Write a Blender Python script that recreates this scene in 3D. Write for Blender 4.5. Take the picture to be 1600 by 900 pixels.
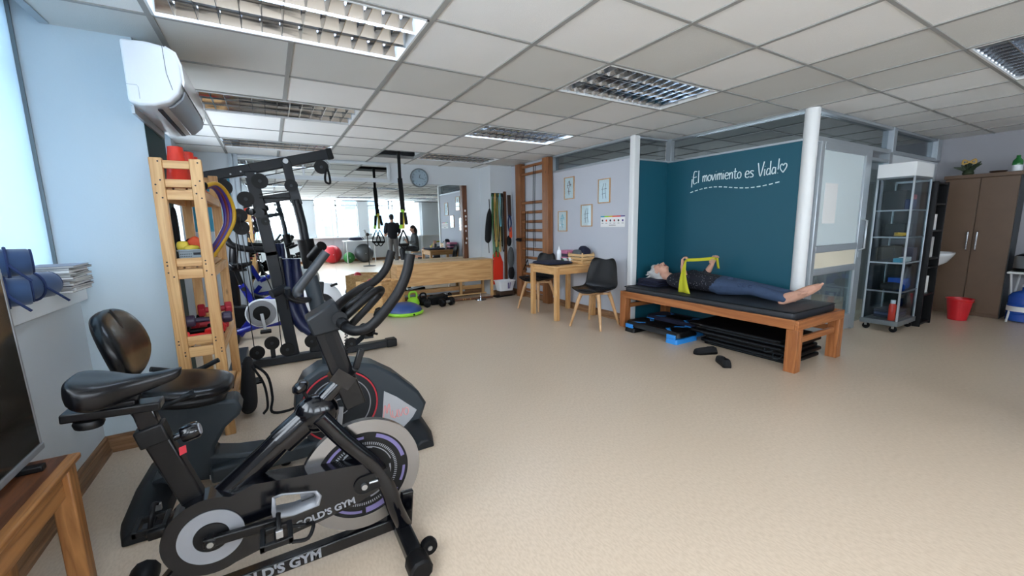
import bpy, bmesh, math, random
from mathutils import Vector, Matrix, Euler
for _o in list(bpy.data.objects): bpy.data.objects.remove(_o)
SC = bpy.context.scene
COL = SC.collection
random.seed(7)
PI = math.pi

# ---------------------------------------------------------------- camera
F_PX, YAW, PIT, ROL, HC = 635.883, .5304876, -.152694, -.01825245, 1.26
_cy, _sy, _cp, _sp = math.cos(YAW), math.sin(YAW), math.cos(PIT), math.sin(PIT)
_f = Vector((_sy*_cp, _cy*_cp, _sp)); _r = Vector((_cy, -_sy, 0)); _u = _r.cross(_f)
CR = _r*math.cos(ROL) + _u*math.sin(ROL); CU = -_r*math.sin(ROL) + _u*math.cos(ROL); CW = _f
cam_d = bpy.data.cameras.new('camera'); cam = bpy.data.objects.new('camera', cam_d); COL.objects.link(cam)
cam_d.sensor_width = 36; cam_d.lens = 36*F_PX/1600; cam_d.clip_start = .03; cam_d.clip_end = 400
m3 = Matrix((CR, CU, -CW)).transposed()
cam.matrix_world = Matrix.Translation((0, 0, HC)) @ m3.to_4x4()
SC.camera = cam
# survey helpers: where a sight line of the photograph meets a known plane of the room
def ray(px, py): return CR*((px-800)/F_PX) + CU*((450-py)/F_PX) + CW
def at(px, py, ax, val):
    d = ray(px, py); k = 'xyz'.index(ax); o = Vector((0, 0, HC)); t = (val-o[k])/d[k]; return o+d*t
def AY(px, py, y): return at(px, py, 'y', y)
def AX(px, py, x): return at(px, py, 'x', x)
def AZ(px, py, z=0.): return at(px, py, 'z', z)

# ---------------------------------------------------------------- world, light, exposure
W = bpy.data.worlds.new('world'); SC.world = W; W.use_nodes = True
nt = W.node_tree; bg = nt.nodes['Background']
bg.inputs[0].default_value = (.90, .955, 1.0, 1); bg.inputs[1].default_value = 8.0
SC.view_settings.view_transform = 'Standard'; SC.view_settings.look = 'None'
SC.view_settings.exposure = 0.66; SC.view_settings.gamma = 1; SC.view_settings.use_curve_mapping = False
def portal(name, loc, rot, sx, sy):
    l = bpy.data.lights.new(name, 'AREA'); l.shape = 'RECTANGLE'; l.size = sx; l.size_y = sy; l.cycles.is_portal = True
    o = bpy.data.objects.new(name, l); COL.objects.link(o); o.location = loc; o.rotation_euler = rot
PORTALS = True

# ---------------------------------------------------------------- materials
MATS = {}
def _pr(name):
    m = bpy.data.materials.new(name); m.use_nodes = True; MATS[name] = m
    return m, m.node_tree, m.node_tree.nodes['Principled BSDF']
def srgb(r, g, b):
    f = lambda c: (c/255/12.92) if c/255 <= .04045 else ((c/255+.055)/1.055)**2.4
    return (f(r), f(g), f(b), 1)
def mat(name, rgb, rough=.5, metal=0., spec=.5, bump=0., bscale=60., var=0., vscale=3., coat=0., emit=None, es=0., alpha=1., trans=0., sheen=0.):
    m, t, p = _pr(name); c = srgb(*rgb)
    p.inputs['Base Color'].default_value = c; p.inputs['Roughness'].default_value = rough
    p.inputs['Metallic'].default_value = metal; p.inputs['Specular IOR Level'].default_value = spec
    p.inputs['Coat Weight'].default_value = coat; p.inputs['Transmission Weight'].default_value = trans
    p.inputs['Sheen Weight'].default_value = sheen
    if emit: p.inputs['Emission Color'].default_value = srgb(*emit); p.inputs['Emission Strength'].default_value = es
    tc = None
    if bump or var: tc = t.nodes.new('ShaderNodeTexCoord')
    if bump:
        n = t.nodes.new('ShaderNodeTexNoise'); n.inputs['Scale'].default_value = bscale; n.inputs['Detail'].default_value = 3
        b = t.nodes.new('ShaderNodeBump'); b.inputs['Strength'].default_value = bump; b.inputs['Distance'].default_value = .01
        t.links.new(tc.outputs['Object'], n.inputs['Vector']); t.links.new(n.outputs['Fac'], b.inputs['Height']); t.links.new(b.outputs['Normal'], p.inputs['Normal'])
    if var:
        n = t.nodes.new('ShaderNodeTexNoise'); n.inputs['Scale'].default_value = vscale; n.inputs['Detail'].default_value = 4
        mx = t.nodes.new('ShaderNodeMix'); mx.data_type = 'RGBA'
        mx.inputs[6].default_value = tuple(max(0, x*(1-var)) for x in c[:3])+(1,); mx.inputs[7].default_value = tuple(min(1, x*(1+var)) for x in c[:3])+(1,)
        t.links.new(tc.outputs['Object'], n.inputs['Vector']); t.links.new(n.outputs['Fac'], mx.inputs[0]); t.links.new(mx.outputs[2], p.inputs['Base Color'])
    return m
def wood(name, c1, c2, axis='x', rough=.42, scale=1., knots=True, dark=None):
    m, t, p = _pr(name); p.inputs['Roughness'].default_value = rough
    tc = t.nodes.new('ShaderNodeTexCoord'); mp = t.nodes.new('ShaderNodeMapping')
    s = [14*scale]*3; s['xyz'.index(axis)] = .9*scale; mp.inputs['Scale'].default_value = s
    t.links.new(tc.outputs['Object'], mp.inputs['Vector'])
    n = t.nodes.new('ShaderNodeTexNoise'); n.inputs['Scale'].default_value = 1.; n.inputs['Detail'].default_value = 5; n.inputs['Distortion'].default_value = .9
    t.links.new(mp.outputs[0], n.inputs['Vector'])
    w = t.nodes.new('ShaderNodeMath'); w.operation = 'MULTIPLY'; w.inputs[1].default_value = 9.
    t.links.new(n.outputs['Fac'], w.inputs[0]); fr = t.nodes.new('ShaderNodeMath'); fr.operation = 'PINGPONG'; fr.inputs[1].default_value = 1.
    t.links.new(w.outputs[0], fr.inputs[0])
    mx = t.nodes.new('ShaderNodeMix'); mx.data_type = 'RGBA'; mx.inputs[6].default_value = srgb(*c1); mx.inputs[7].default_value = srgb(*c2)
    t.links.new(fr.outputs[0], mx.inputs[0]); out = mx.outputs[2]
    if knots:
        v = t.nodes.new('ShaderNodeTexVoronoi'); v.inputs['Scale'].default_value = 1.; mp2 = t.nodes.new('ShaderNodeMapping')
        s2 = [9.*scale]*3; s2['xyz'.index(axis)] = 3.2*scale; mp2.inputs['Scale'].default_value = s2
        t.links.new(tc.outputs['Object'], mp2.inputs['Vector']); t.links.new(mp2.outputs[0], v.inputs['Vector'])
        cr = t.nodes.new('ShaderNodeMapRange'); cr.inputs[1].default_value = .03; cr.inputs[2].default_value = .10; cr.inputs[3].default_value = .75; cr.inputs[4].default_value = 0
        t.links.new(v.outputs['Distance'], cr.inputs[0])
        mk = t.nodes.new('ShaderNodeMix'); mk.data_type = 'RGBA'; mk.inputs[7].default_value = srgb(*(dark or tuple(int(x*.5) for x in c2)))
        t.links.new(cr.outputs[0], mk.inputs[0]); t.links.new(out, mk.inputs[6]); out = mk.outputs[2]
    t.links.new(out, p.inputs['Base Color'])
    b = t.nodes.new('ShaderNodeBump'); b.inputs['Strength'].default_value = .12; b.inputs['Distance'].default_value = .004
    t.links.new(fr.outputs[0], b.inputs['Height']); t.links.new(b.outputs['Normal'], p.inputs['Normal'])
    return m
def wood3(name, c1, c2, **k):
    for a in 'xyz': wood(name+'_'+a, c1, c2, a, **k)
def glass(name, tint=(235, 245, 245), refl=.5, rough=.0, alpha=.12):
    # thin pane: straight-through transparency, mirror-like reflection rising at grazing angles
    m = bpy.data.materials.new(name); m.use_nodes = True; MATS[name] = m; t = m.node_tree; t.nodes.clear()
    o = t.nodes.new('ShaderNodeOutputMaterial'); tr = t.nodes.new('ShaderNodeBsdfTransparent'); gl = t.nodes.new('ShaderNodeBsdfGlossy')
    tr.inputs[0].default_value = srgb(*tint); gl.inputs['Roughness'].default_value = rough; gl.inputs[0].default_value = (.9, .95, 1, 1)
    lw = t.nodes.new('ShaderNodeLayerWeight'); lw.inputs['Blend'].default_value = .5
    fz = t.nodes.new('ShaderNodeMath'); fz.operation = 'POWER'; fz.inputs[1].default_value = 3.5; t.links.new(lw.outputs['Facing'], fz.inputs[0])
    mu = t.nodes.new('ShaderNodeMath'); mu.operation = 'MULTIPLY_ADD'; mu.inputs[1].default_value = refl*1.2; mu.inputs[2].default_value = alpha*.25
    mx = t.nodes.new('ShaderNodeMixShader')
    t.links.new(fz.outputs[0], mu.inputs[0]); t.links.new(mu.outputs[0], mx.inputs[0]); t.links.new(tr.outputs[0], mx.inputs[1]); t.links.new(gl.outputs[0], mx.inputs[2]); t.links.new(mx.outputs[0], o.inputs[0])
    return m
def frosted(name, rgb, tr=.5):
    # translucent sheet (roller blind, frosted film)
    m = bpy.data.materials.new(name); m.use_nodes = True; MATS[name] = m; t = m.node_tree; t.nodes.clear()
    o = t.nodes.new('ShaderNodeOutputMaterial'); d = t.nodes.new('ShaderNodeBsdfDiffuse'); l = t.nodes.new('ShaderNodeBsdfTranslucent'); mx = t.nodes.new('ShaderNodeMixShader')
    d.inputs[0].default_value = srgb(*rgb); l.inputs[0].default_value = srgb(*rgb); mx.inputs[0].default_value = tr
    t.links.new(d.outputs[0], mx.inputs[1]); t.links.new(l.outputs[0], mx.inputs[2]); t.links.new(mx.outputs[0], o.inputs[0])
    return m

def floor_mat():
    m, t, p = _pr('lino'); p.inputs['Roughness'].default_value = .33; p.inputs['Specular IOR Level'].default_value = .42
    tc = t.nodes.new('ShaderNodeTexCoord'); n1 = t.nodes.new('ShaderNodeTexNoise'); n1.inputs['Scale'].default_value = 120; n1.inputs['Detail'].default_value = 4
    n2 = t.nodes.new('ShaderNodeTexNoise'); n2.inputs['Scale'].default_value = 1.1; n2.inputs['Detail'].default_value = 3
    mp = t.nodes.new('ShaderNodeMapping'); mp.inputs['Scale'].default_value = (1, .35, 1); t.links.new(tc.outputs['Object'], mp.inputs[0])
    t.links.new(mp.outputs[0], n1.inputs['Vector']); t.links.new(tc.outputs['Object'], n2.inputs['Vector'])
    r = t.nodes.new('ShaderNodeValToRGB'); r.color_ramp.elements[0].position = .36; r.color_ramp.elements[0].color = srgb(198, 178, 155); r.color_ramp.elements[1].position = .60; r.color_ramp.elements[1].color = srgb(209, 190, 168)
    t.links.new(n1.outputs['Fac'], r.inputs[0])
    mx = t.nodes.new('ShaderNodeMix'); mx.data_type = 'RGBA'; mx.inputs[7].default_value = srgb(200, 180, 157); mx.blend_type = 'MIX'
    mr = t.nodes.new('ShaderNodeMapRange'); mr.inputs[1].default_value = .4; mr.inputs[2].default_value = .65; mr.inputs[3].default_value = 0; mr.inputs[4].default_value = .35
    t.links.new(n2.outputs['Fac'], mr.inputs[0]); t.links.new(mr.outputs[0], mx.inputs[0]); t.links.new(r.outputs[0], mx.inputs[6]); t.links.new(mx.outputs[2], p.inputs['Base Color'])
    b = t.nodes.new('ShaderNodeBump'); b.inputs['Strength'].default_value = .015; b.inputs['Distance'].default_value = .001
    t.links.new(n1.outputs['Fac'], b.inputs['Height']); t.links.new(b.outputs['Normal'], p.inputs['Normal'])
floor_mat()
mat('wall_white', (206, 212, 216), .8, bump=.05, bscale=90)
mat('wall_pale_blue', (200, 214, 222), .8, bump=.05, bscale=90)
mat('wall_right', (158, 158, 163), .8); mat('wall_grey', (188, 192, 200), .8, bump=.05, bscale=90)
mat('teal', (13, 81, 99), .55, bump=.04, bscale=120)
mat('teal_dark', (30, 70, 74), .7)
mat('tile_a', (233, 233, 231), .9, bump=.25, bscale=220, var=.03); mat('tile_b', (208, 208, 204), .9, bump=.25, bscale=220, var=.03); mat('tile_c', (186, 192, 192), .9, bump=.25, bscale=220, var=.03)
mat('grid', (150, 150, 147), .6)
mat('plenum', (30, 30, 32), .9)
mat('alu', (176, 184, 190), .38, metal=.55); mat('alu_dark', (120, 128, 132), .4, metal=.5)
mat('white_paint', (224, 226, 226), .45); mat('white_plastic', (228, 232, 236), .3); mat('white_gloss', (236, 238, 240), .12)
mat('black_metal', (8, 9, 12), .28, spec=.35); mat('black_plastic', (10, 11, 13), .42, spec=.3); mat('black_gloss', (6, 7, 12), .15, spec=.45, coat=.1)
mat('black_rubber', (7, 7, 9), .5, spec=.22); mat('black_leather', (9, 10, 14), .26, spec=.35, bump=.06, bscale=300)
mat('charcoal', (42, 50, 56), .4, spec=.35); mat('charcoal_dark', (20, 24, 28), .45, spec=.3); mat('gym_grey', (24, 29, 35), .36, spec=.35)
mat('chrome', (210, 212, 216), .12, metal=1.); mat('steel', (170, 172, 174), .28, metal=.9); mat('silver', (138, 140, 145), .4, metal=.2); mat('silver_light', (166, 168, 172), .4, metal=.2); mat('grip_grey', (46, 50, 55), .45); mat('logo_pink', (224, 150, 146), .5); mat('facade_a', (150, 152, 154), .9); mat('facade_b', (106, 126, 140), .9); mat('flywheel_steel', (150, 150, 152), .22, metal=1.)
mat('black_cloth', (12, 13, 17), .9); mat('navy', (16, 21, 46), .9, var=.2, vscale=20)
mat('blue_cloth', (46, 70, 106), .95, sheen=.4, var=.25, vscale=14); mat('blue_dark_cloth', (32, 48, 88), .95, var=.3, vscale=25)
mat('blue_paint', (22, 34, 150), .25, coat=.3); mat('blue_pad', (24, 34, 72), .4); mat('blue_rubber', (52, 78, 134), .38)
mat('red', (214, 32, 26), .4); mat('red_orange', (226, 52, 28), .42); mat('red_vinyl', (172, 36, 50), .45); mat('lime', (150, 214, 50), .45); mat('yellow', (214, 190, 60), .5)
mat('orange', (226, 84, 40), .6); mat('purple', (62, 44, 128), .4); mat('hoop_yellow', (204, 158, 24), .35); mat('hoop_purple', (58, 40, 132), .35); mat('hoop_maroon', (110, 40, 40), .4)
mat('purple_dark', (62, 50, 74), .4); mat('lilac', (104, 96, 138), .45); mat('pink', (214, 128, 160), .6); mat('green', (52, 128, 62), .5)
mat('paper', (232, 232, 230), .8); mat('paper_grey', (190, 190, 188), .8); mat('ink', (40, 42, 48), .8)
mat('teal_banner', (52, 150, 178), .5); mat('teal_light', (120, 190, 205), .6); mat('mirror', (236, 242, 242), .0, metal=1.); mat('mirror_louvre', (205, 210, 216), .12, metal=1.)
mat('tv_screen', (46, 42, 37), .12, spec=.6); mat('tv_bezel', (150, 152, 154), .35, metal=.4)  # screen base lifted to brownish grey, standing in for the reflected room
mat('wardrobe', (102, 80, 62), .45, var=.12, vscale=8); mat('letter', (216, 232, 236), .6)
mat('red_bucket', (206, 36, 44), .35); mat('ceramic', (226, 230, 232), .12); mat('water_blue', (42, 92, 190), .15, trans=.3); mat('dark_wood', (62, 44, 32), .5)
mat('skin', (206, 158, 136), .5, spec=.35); mat('skin_foot', (190, 140, 116), .55); mat('hair_grey', (186, 184, 182), .6, bump=.5, bscale=160); mat('hair_brown', (52, 38, 30), .6); mat('jeans', (52, 70, 98), .85, var=.22, vscale=24, bump=.1, bscale=300)
mat('shirt_black', (22, 24, 34), .85); mat('shirt_grey', (84, 88, 90), .85); mat('trousers_grey', (120, 120, 122), .85); mat('lips', (160, 84, 78), .5); mat('eye_white', (230, 228, 224), .2); mat('brown_strap', (60, 42, 34), .7)
mat('plant', (50, 64, 42), .6, var=.3, vscale=30); mat('straw', (206, 168, 92), .7); mat('bottle_green', (44, 120, 60), .2)
mat('ball_red', (204, 40, 52), .35); mat('ball_grey', (76, 80, 84), .4); mat('concrete', (196, 196, 196), .9, var=.1, vscale=.3); mat('cream', (226, 218, 196), .7)
mat('lamp_on', (240, 246, 255), .4, emit=(220, 236, 255), es=16.); mat('lamp_off', (216, 222, 226), .3)
wood3('pine', (222, 178, 122), (198, 148, 92)); wood3('pine_light', (224, 188, 136), (204, 160, 104)); wood3('bedwood', (178, 114, 66), (148, 88, 46)); wood3('barwood', (150, 98, 58), (118, 72, 38))
wood3('skirting', (150, 112, 78), (112, 78, 52), knots=False); wood3('tablewood', (176, 122, 70), (136, 88, 46)); wood3('beech', (206, 164, 118), (186, 142, 96), knots=False); wood3('oldwood', (112, 66, 36), (78, 44, 24))
glass('glass', (232, 242, 242), .5); glass('glass_dark', (196, 202, 204), .55); glass('glass_window', (250, 252, 255), .4)
frosted('blind', (214, 230, 240), .32); frosted('film', (226, 236, 238), .3); frosted('sheer', (240, 244, 246), .6)
frosted('band_yellow', (206, 204, 62), .25)
glass('acrylic', (244, 250, 252), .4)

# ---------------------------------------------------------------- mesh helpers
class MB:
    def __init__(s): s.v = []; s.f = []
    def add(s, vs, fs):
        b = len(s.v); s.v += [tuple(v) for v in vs]; s.f += [tuple(b+i for i in f) for f in fs]; return s
    def box(s, a, b, R=None, c=None):
        x0, y0, z0 = a; x1, y1, z1 = b
        vs = [Vector(p) for p in ((x0,y0,z0),(x1,y0,z0),(x1,y1,z0),(x0,y1,z0),(x0,y0,z1),(x1,y0,z1),(x1,y1,z1),(x0,y1,z1))]
        if R is not None:
            c = Vector(c) if c is not None else (Vector(a)+Vector(b))/2; vs = [c+R@(v-c) for v in vs]
        return s.add(vs, [(3,2,1,0),(4,5,6,7),(0,1,5,4),(1,2,6,5),(2,3,7,6),(3,0,4,7)])
    def cbox(s, c, size, R=None):
        c = Vector(c); h = Vector(size)/2; return s.box(c-h, c+h, R, c)
    def bar(s, p0, p1, w, h, up=(0,0,1)):
        p0 = Vector(p0); p1 = Vector(p1); d = (p1-p0).normalized(); up = Vector(up); sd = d.cross(up)
        if sd.length < 1e-4: sd = d.cross(Vector((1,0,0)))
        sd.normalize(); u = sd.cross(d).normalized(); q = []
        for p in (p0, p1):
            for a, b in ((-1,-1),(1,-1),(1,1),(-1,1)): q.append(p+sd*a*w/2+u*b*h/2)
        return s.add(q, [(0,1,2,3),(7,6,5,4),(0,4,5,1),(1,5,6,2),(2,6,7,3),(3,7,4,0)])
    def cyl(s, p0, p1, r, r2=None, n=16, cap=True):
        return s.tube([p0, p1], [r, r if r2 is None else r2], n, cap=cap)
    def tube(s, pts, r, n=10, closed=False, cap=True, sx=1., up=None):
        pts = [Vector(p) for p in pts]; k = len(pts); rs = r if isinstance(r, (list, tuple)) else [r]*k
        T = []
        for i in range(k):
            a = pts[(i-1) % k] if (closed or i > 0) else pts[i]; b = pts[(i+1) % k] if (closed or i < k-1) else pts[i]
            T.append((b-a).normalized())
        u = Vector(up) if up is not None else Vector((0,0,1))
        nrm = u-T[0]*u.dot(T[0])
        if nrm.length < 1e-3: nrm = Vector((1,0,0))-T[0]*T[0].x
        nrm.normalize(); vs = []
        for i in range(k):
            nrm = nrm-T[i]*nrm.dot(T[i]); nrm.normalize(); bn = T[i].cross(nrm)
            for j in range(n):
                a = 2*PI*j/n; vs.append(pts[i]+nrm*(math.cos(a)*rs[i])+bn*(math.sin(a)*rs[i]*sx))
        fs = []
        for i in range(k if closed else k-1):
            for j in range(n):
                a = i*n+j; b = i*n+(j+1) % n; c = ((i+1) % k)*n+(j+1) % n; d = ((i+1) % k)*n+j; fs.append((a, d, c, b))
        if cap and not closed: fs.append(tuple(range(n))); fs.append(tuple((k-1)*n+j for j in reversed(range(n))))
        return s.add(vs, fs)
    def lathe(s, prof, o=(0,0,0), ax=(0,0,1), n=24, cap=True):
        o = Vector(o); ax = Vector(ax).normalized(); u = ax.orthogonal().normalized(); w = ax.cross(u); vs = []; fs = []
        for r, h in prof:
            for j in range(n):
                a = 2*PI*j/n; vs.append(o+ax*h+(u*math.cos(a)+w*math.sin(a))*r)
        for i in range(len(prof)-1):
            for j in range(n): fs.append((i*n+j, i*n+(j+1) % n, (i+1)*n+(j+1) % n, (i+1)*n+j))
        if cap: fs.append(tuple(reversed(range(n)))); fs.append(tuple((len(prof)-1)*n+j for j in range(n)))
        return s.add(vs, fs)
    def ell(s, c, r, nu=16, nv=10, R=None):
        c = Vector(c); vs = []; fs = []
        if not hasattr(r, '__len__'): r = (r, r, r)
        for i in range(1, nv):
            t = PI*i/nv
            for j in range(nu):
                a = 2*PI*j/nu; p = Vector((r[0]*math.sin(t)*math.cos(a), r[1]*math.sin(t)*math.sin(a), r[2]*math.cos(t))); vs.append(c+(R@p if R else p))
        t0 = Vector((0,0,r[2])); vs += [c+(R@t0 if R else t0), c-(R@t0 if R else t0)]
        for i in range(nv-2):
            for j in range(nu): fs.append((i*nu+j, (i+1)*nu+j, (i+1)*nu+(j+1) % nu, i*nu+(j+1) % nu))
        N = (nv-1)*nu
        for j in range(nu): fs.append((N, j, (j+1) % nu)); fs.append((N+1, (nv-2)*nu+(j+1) % nu, (nv-2)*nu+j))
        return s.add(vs, fs)
    def prism(s, poly, o, u, v, t0, t1, w=None):
        o = Vector(o); u = Vector(u); v = Vector(v); w = Vector(w) if w is not None else u.cross(v); k = len(poly)
        vs = [o+u*a+v*b+w*t0 for a, b in poly]+[o+u*a+v*b+w*t1 for a, b in poly]
        fs = [tuple(reversed(range(k))), tuple(range(k, 2*k))]+[(i, (i+1) % k, k+(i+1) % k, k+i) for i in range(k)]
        return s.add(vs, fs)
    def loft(s, rings, cap=True, closed=True):
        n = len(rings[0]); vs = [p for r in rings for p in r]; fs = []
        for i in range(len(rings)-1):
            for j in range(n if closed else n-1): fs.append((i*n+j, i*n+(j+1) % n, (i+1)*n+(j+1) % n, (i+1)*n+j))
        if cap: fs.append(tuple(reversed(range(n)))); fs.append(tuple((len(rings)-1)*n+j for j in range(n)))
        return s.add(vs, fs)
    def grid(s, fn, nu, nv):
        vs = [fn(i/nu, j/nv) for j in range(nv+1) for i in range(nu+1)]
        fs = [(j*(nu+1)+i, j*(nu+1)+i+1, (j+1)*(nu+1)+i+1, (j+1)*(nu+1)+i) for j in range(nv) for i in range(nu)]
        return s.add(vs, fs)
    def mesh(s, name):
        me = bpy.data.meshes.new(name); me.from_pydata(s.v, [], s.f)
        bm = bmesh.new(); bm.from_mesh(me); bmesh.ops.recalc_face_normals(bm, faces=bm.faces); bm.to_mesh(me); bm.free()
        return me
WM = {}
def tag(o, label=None, cat=None, group=None, kind=None):
    if label: o['label'] = label
    if cat: o['category'] = cat
    if group: o['group'] = group
    if kind: o['kind'] = kind
    return o
def link(name, me, m, parent=None, local=False):
    o = bpy.data.objects.new(name, me); COL.objects.link(o)
    if m: me.materials.clear() if len(me.materials) else None; me.materials.append(MATS[m])
    if parent is not None:
        o.parent = parent
        if local: WM[o.name] = WM[parent.name]
        else: o.matrix_parent_inverse = WM[parent.name].inverted(); WM[o.name] = Matrix()
    else: WM[o.name] = Matrix()
    return o
def B(name, mb, m, parent=None, bevel=0., smooth=True, sub=0, local=False, solid=0., ang=40, seg=2):
    me = mb.mesh(name)
    if smooth:
        me.polygons.foreach_set('use_smooth', [True]*len(me.polygons)); me.set_sharp_from_angle(angle=math.radians(ang))
    o = link(name, me, m, parent, local)
    if solid: x = o.modifiers.new('s', 'SOLIDIFY'); x.thickness = solid; x.offset = 0
    if bevel: x = o.modifiers.new('b', 'BEVEL'); x.width = bevel; x.segments = seg; x.limit_method = 'ANGLE'; x.angle_limit = math.radians(50)
    if sub: x = o.modifiers.new('u', 'SUBSURF'); x.levels = sub; x.render_levels = sub
    return o
def thing(name, label, cat, loc=(0,0,0), rz=0., group=None):
    o = bpy.data.objects.new(name, None); COL.objects.link(o); o.empty_display_size = .05
    o.location = loc; o.rotation_euler = (0, 0, rz); WM[o.name] = Matrix.Translation(loc) @ Matrix.Rotation(rz, 4, 'Z')
    return tag(o, label, cat, group)
def struct(name, mb, m, parent=None, **k):
    o = B(name, mb, m, parent, **k)
    if parent is None: o['kind'] = 'structure'
    return o
def sroot(name, loc=(0,0,0)):
    o = bpy.data.objects.new(name, None); COL.objects.link(o); o.location = loc; WM[o.name] = Matrix.Translation(loc); o['kind'] = 'structure'; return o
def copy_tree(o, loc=None, rz=None, label=None, parent=None):
    c = o.copy(); COL.objects.link(c); WM[c.name] = WM[o.name]
    if parent is not None: c.parent = parent; c.matrix_parent_inverse = o.matrix_parent_inverse.copy()
    for ch in list(o.children): copy_tree(ch, parent=c)
    if loc is not None: c.location = loc
    if rz is not None: c.rotation_euler = (0, 0, rz)
    if label: c['label'] = label
    return c
def Q(*pts): return [Vector(p) for p in pts]
def smooth_path(pts, n=6, closed=False):
    P = [Vector(p) for p in pts]; k = len(P); out = []
    for i in range(k if closed else k-1):
        p0 = P[(i-1) % k] if closed or i > 0 else P[0]*2-P[1]; p1 = P[i]; p2 = P[(i+1) % k]; p3 = P[(i+2) % k] if closed or i < k-2 else P[k-1]*2-P[k-2]
        for j in range(n):
            t = j/n; out.append(.5*((2*p1)+(p2-p0)*t+(2*p0-5*p1+4*p2-p3)*t*t+(3*p1-p0-3*p2+p3)*t**3))
    if not closed: out.append(P[-1])
    return out
def arc(c, r, a0, a1, n, e1=(1,0,0), e2=(0,0,1)):
    c = Vector(c); e1 = Vector(e1); e2 = Vector(e2); return [c+e1*(r*math.cos(a0+(a1-a0)*i/n))+e2*(r*math.sin(a0+(a1-a0)*i/n)) for i in range(n+1)]
def circ2(cx, cy, r, n=32, a0=0, a1=2*PI): return [(cx+r*math.cos(a0+(a1-a0)*i/n), cy+r*math.sin(a0+(a1-a0)*i/n)) for i in range(n if abs(a1-a0-2*PI) < 1e-6 else n+1)]
def ring_mb(mb, o, u, v, r0, r1, t0, t1, n=48, a0=0, a1=2*PI):
    o = Vector(o); u = Vector(u); v = Vector(v); w = u.cross(v); full = abs(a1-a0-2*PI) < 1e-6
    P = []
    for i in range(n+1):
        a = a0+(a1-a0)*i/n; d = u*math.cos(a)+v*math.sin(a); P.append([o+d*r0+w*t0, o+d*r1+w*t0, o+d*r1+w*t1, o+d*r0+w*t1])
    return mb.loft(P[:-1]+[P[0]] if full else P, cap=not full)
def text_mesh(s, size, extrude=.0005, offset=0., shear=0., align='CENTER'):
    c = bpy.data.curves.new('txt', 'FONT'); c.body = s; c.size = size; c.extrude = extrude; c.offset = offset; c.shear = shear; c.align_x = align; c.resolution_u = 3
    o = bpy.data.objects.new('txt', c); COL.objects.link(o); dg = bpy.context.evaluated_depsgraph_get(); me = bpy.data.meshes.new_from_object(o.evaluated_get(dg))
    bpy.data.objects.remove(o); return me
def text_on(name, s, size, o, u, v, m, parent, **k):
    me = text_mesh(s, size, **k); u = Vector(u).normalized(); v = Vector(v).normalized(); w = u.cross(v)
    me.transform(Matrix.Translation(o) @ Matrix((u, v, w)).transposed().to_4x4()); me.materials.clear()
    return link(name, me, m, parent)
# ================================================================ THE ROOM
ZC = 2.301; GX, GY, GP = .8135, 2.1358, .61
XL, XR, YF, YB = -.93, 8.02, 6.94, -2.84        # left wall, right wall, mirror wall, window wall behind
XP, XA, YA, YG = 3.86, 4.49, 3.64, 1.99         # picture wall, alcove wall, alcove side, glazed partition
f = struct('floor', MB().box((-1.2, -3.1, -.1), (8.3, 7.2, 0)), 'lino', smooth=False)

# ceiling: dark slab above, exposed grid, tiles one by one
ceil = struct('ceiling', MB().box((-1.3, -3.2, 2.66), (8.4, 7.3, 2.72)), 'plenum', smooth=False)
LIGHTS = {}     # (i,j) of the near-left tile of every 2x1 fitting -> state
for key in ((-2,0),(-2,3),(-2,6),(2,0),(2,3),(2,6),(5,-3),(-2,-3),(-2,-6),(2,-6),(6,-6)): LIGHTS[key] = 1
skip = set()
for (i, j) in LIGHTS: skip.add((i, j)); skip.add((i+1, j))
skip.add((1, 6))
XC0 = -.87
tile_me = {}
def tile(i, j):
    x0 = max(GX+GP*i, XC0); x1 = min(GX+GP*(i+1), XR); y0 = max(GY+GP*j, YB); y1 = min(GY+GP*(j+1), YF)
    if x1-x0 < .03 or y1-y0 < .03: return
    full = x1-x0 > GP-.001 and y1-y0 > GP-.001
    r = random.random(); mm = 'tile_a'
    if (i, j) in ((0,1),(1,1),(-2,1),(-1,1),(4,-1),(5,-3),(4,-2),(5,-2),(1,0),(4,0),(0,6)) : mm = 'tile_b' if (i, j) not in ((5,-3),) else 'tile_c'
    elif r < .12: mm = 'tile_b'
    key = (mm, full or (i, j))
    if key not in tile_me:
        mb = MB().box((.004, .004, 0), (x1-x0-.004, y1-y0-.004, .014)); me = mb.mesh('ceiling_tile'); me.materials.append(MATS[mm]); tile_me[key] = me
    o = bpy.data.objects.new('ceiling_tile', tile_me[key]); COL.objects.link(o); o.parent = ceil; o.location = (x0, y0, ZC+.004); o['kind'] = 'structure'
for i in range(-3, 12):
    for j in range(-9, 8):
        if (i, j) not in skip: tile(i, j)
for i in range(-2, 12):
    x = GX+GP*i
    runs = []; y = YB
    for j in range(-9, 9):
        if (i-1, j) in LIGHTS: runs.append((y, GY+GP*j)); y = GY+GP*(j+1)
    runs.append((y, YF))
    for a, b in runs: B('grid_bar', MB().box((x-.014, a, ZC-.003), (x+.014, b, ZC+.012)).box((x-.003, a, ZC+.01), (x+.003, b, ZC+.045)), 'grid', ceil, smooth=False)
for j in range(-8, 8):
    y = GY+GP*j
    B('grid_bar', MB().box((XC0, y-.010, ZC-.002), (XR, y+.010, ZC+.011)).box((XC0, y-.003, ZC+.01), (XR, y+.003, ZC+.04)), 'grid', ceil, smooth=False)
B('edge_trim', MB().box((XC0-.02, YB, ZC-.004), (XC0+.015, 3.08, ZC+.05)), 'alu', ceil, smooth=False)

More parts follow.
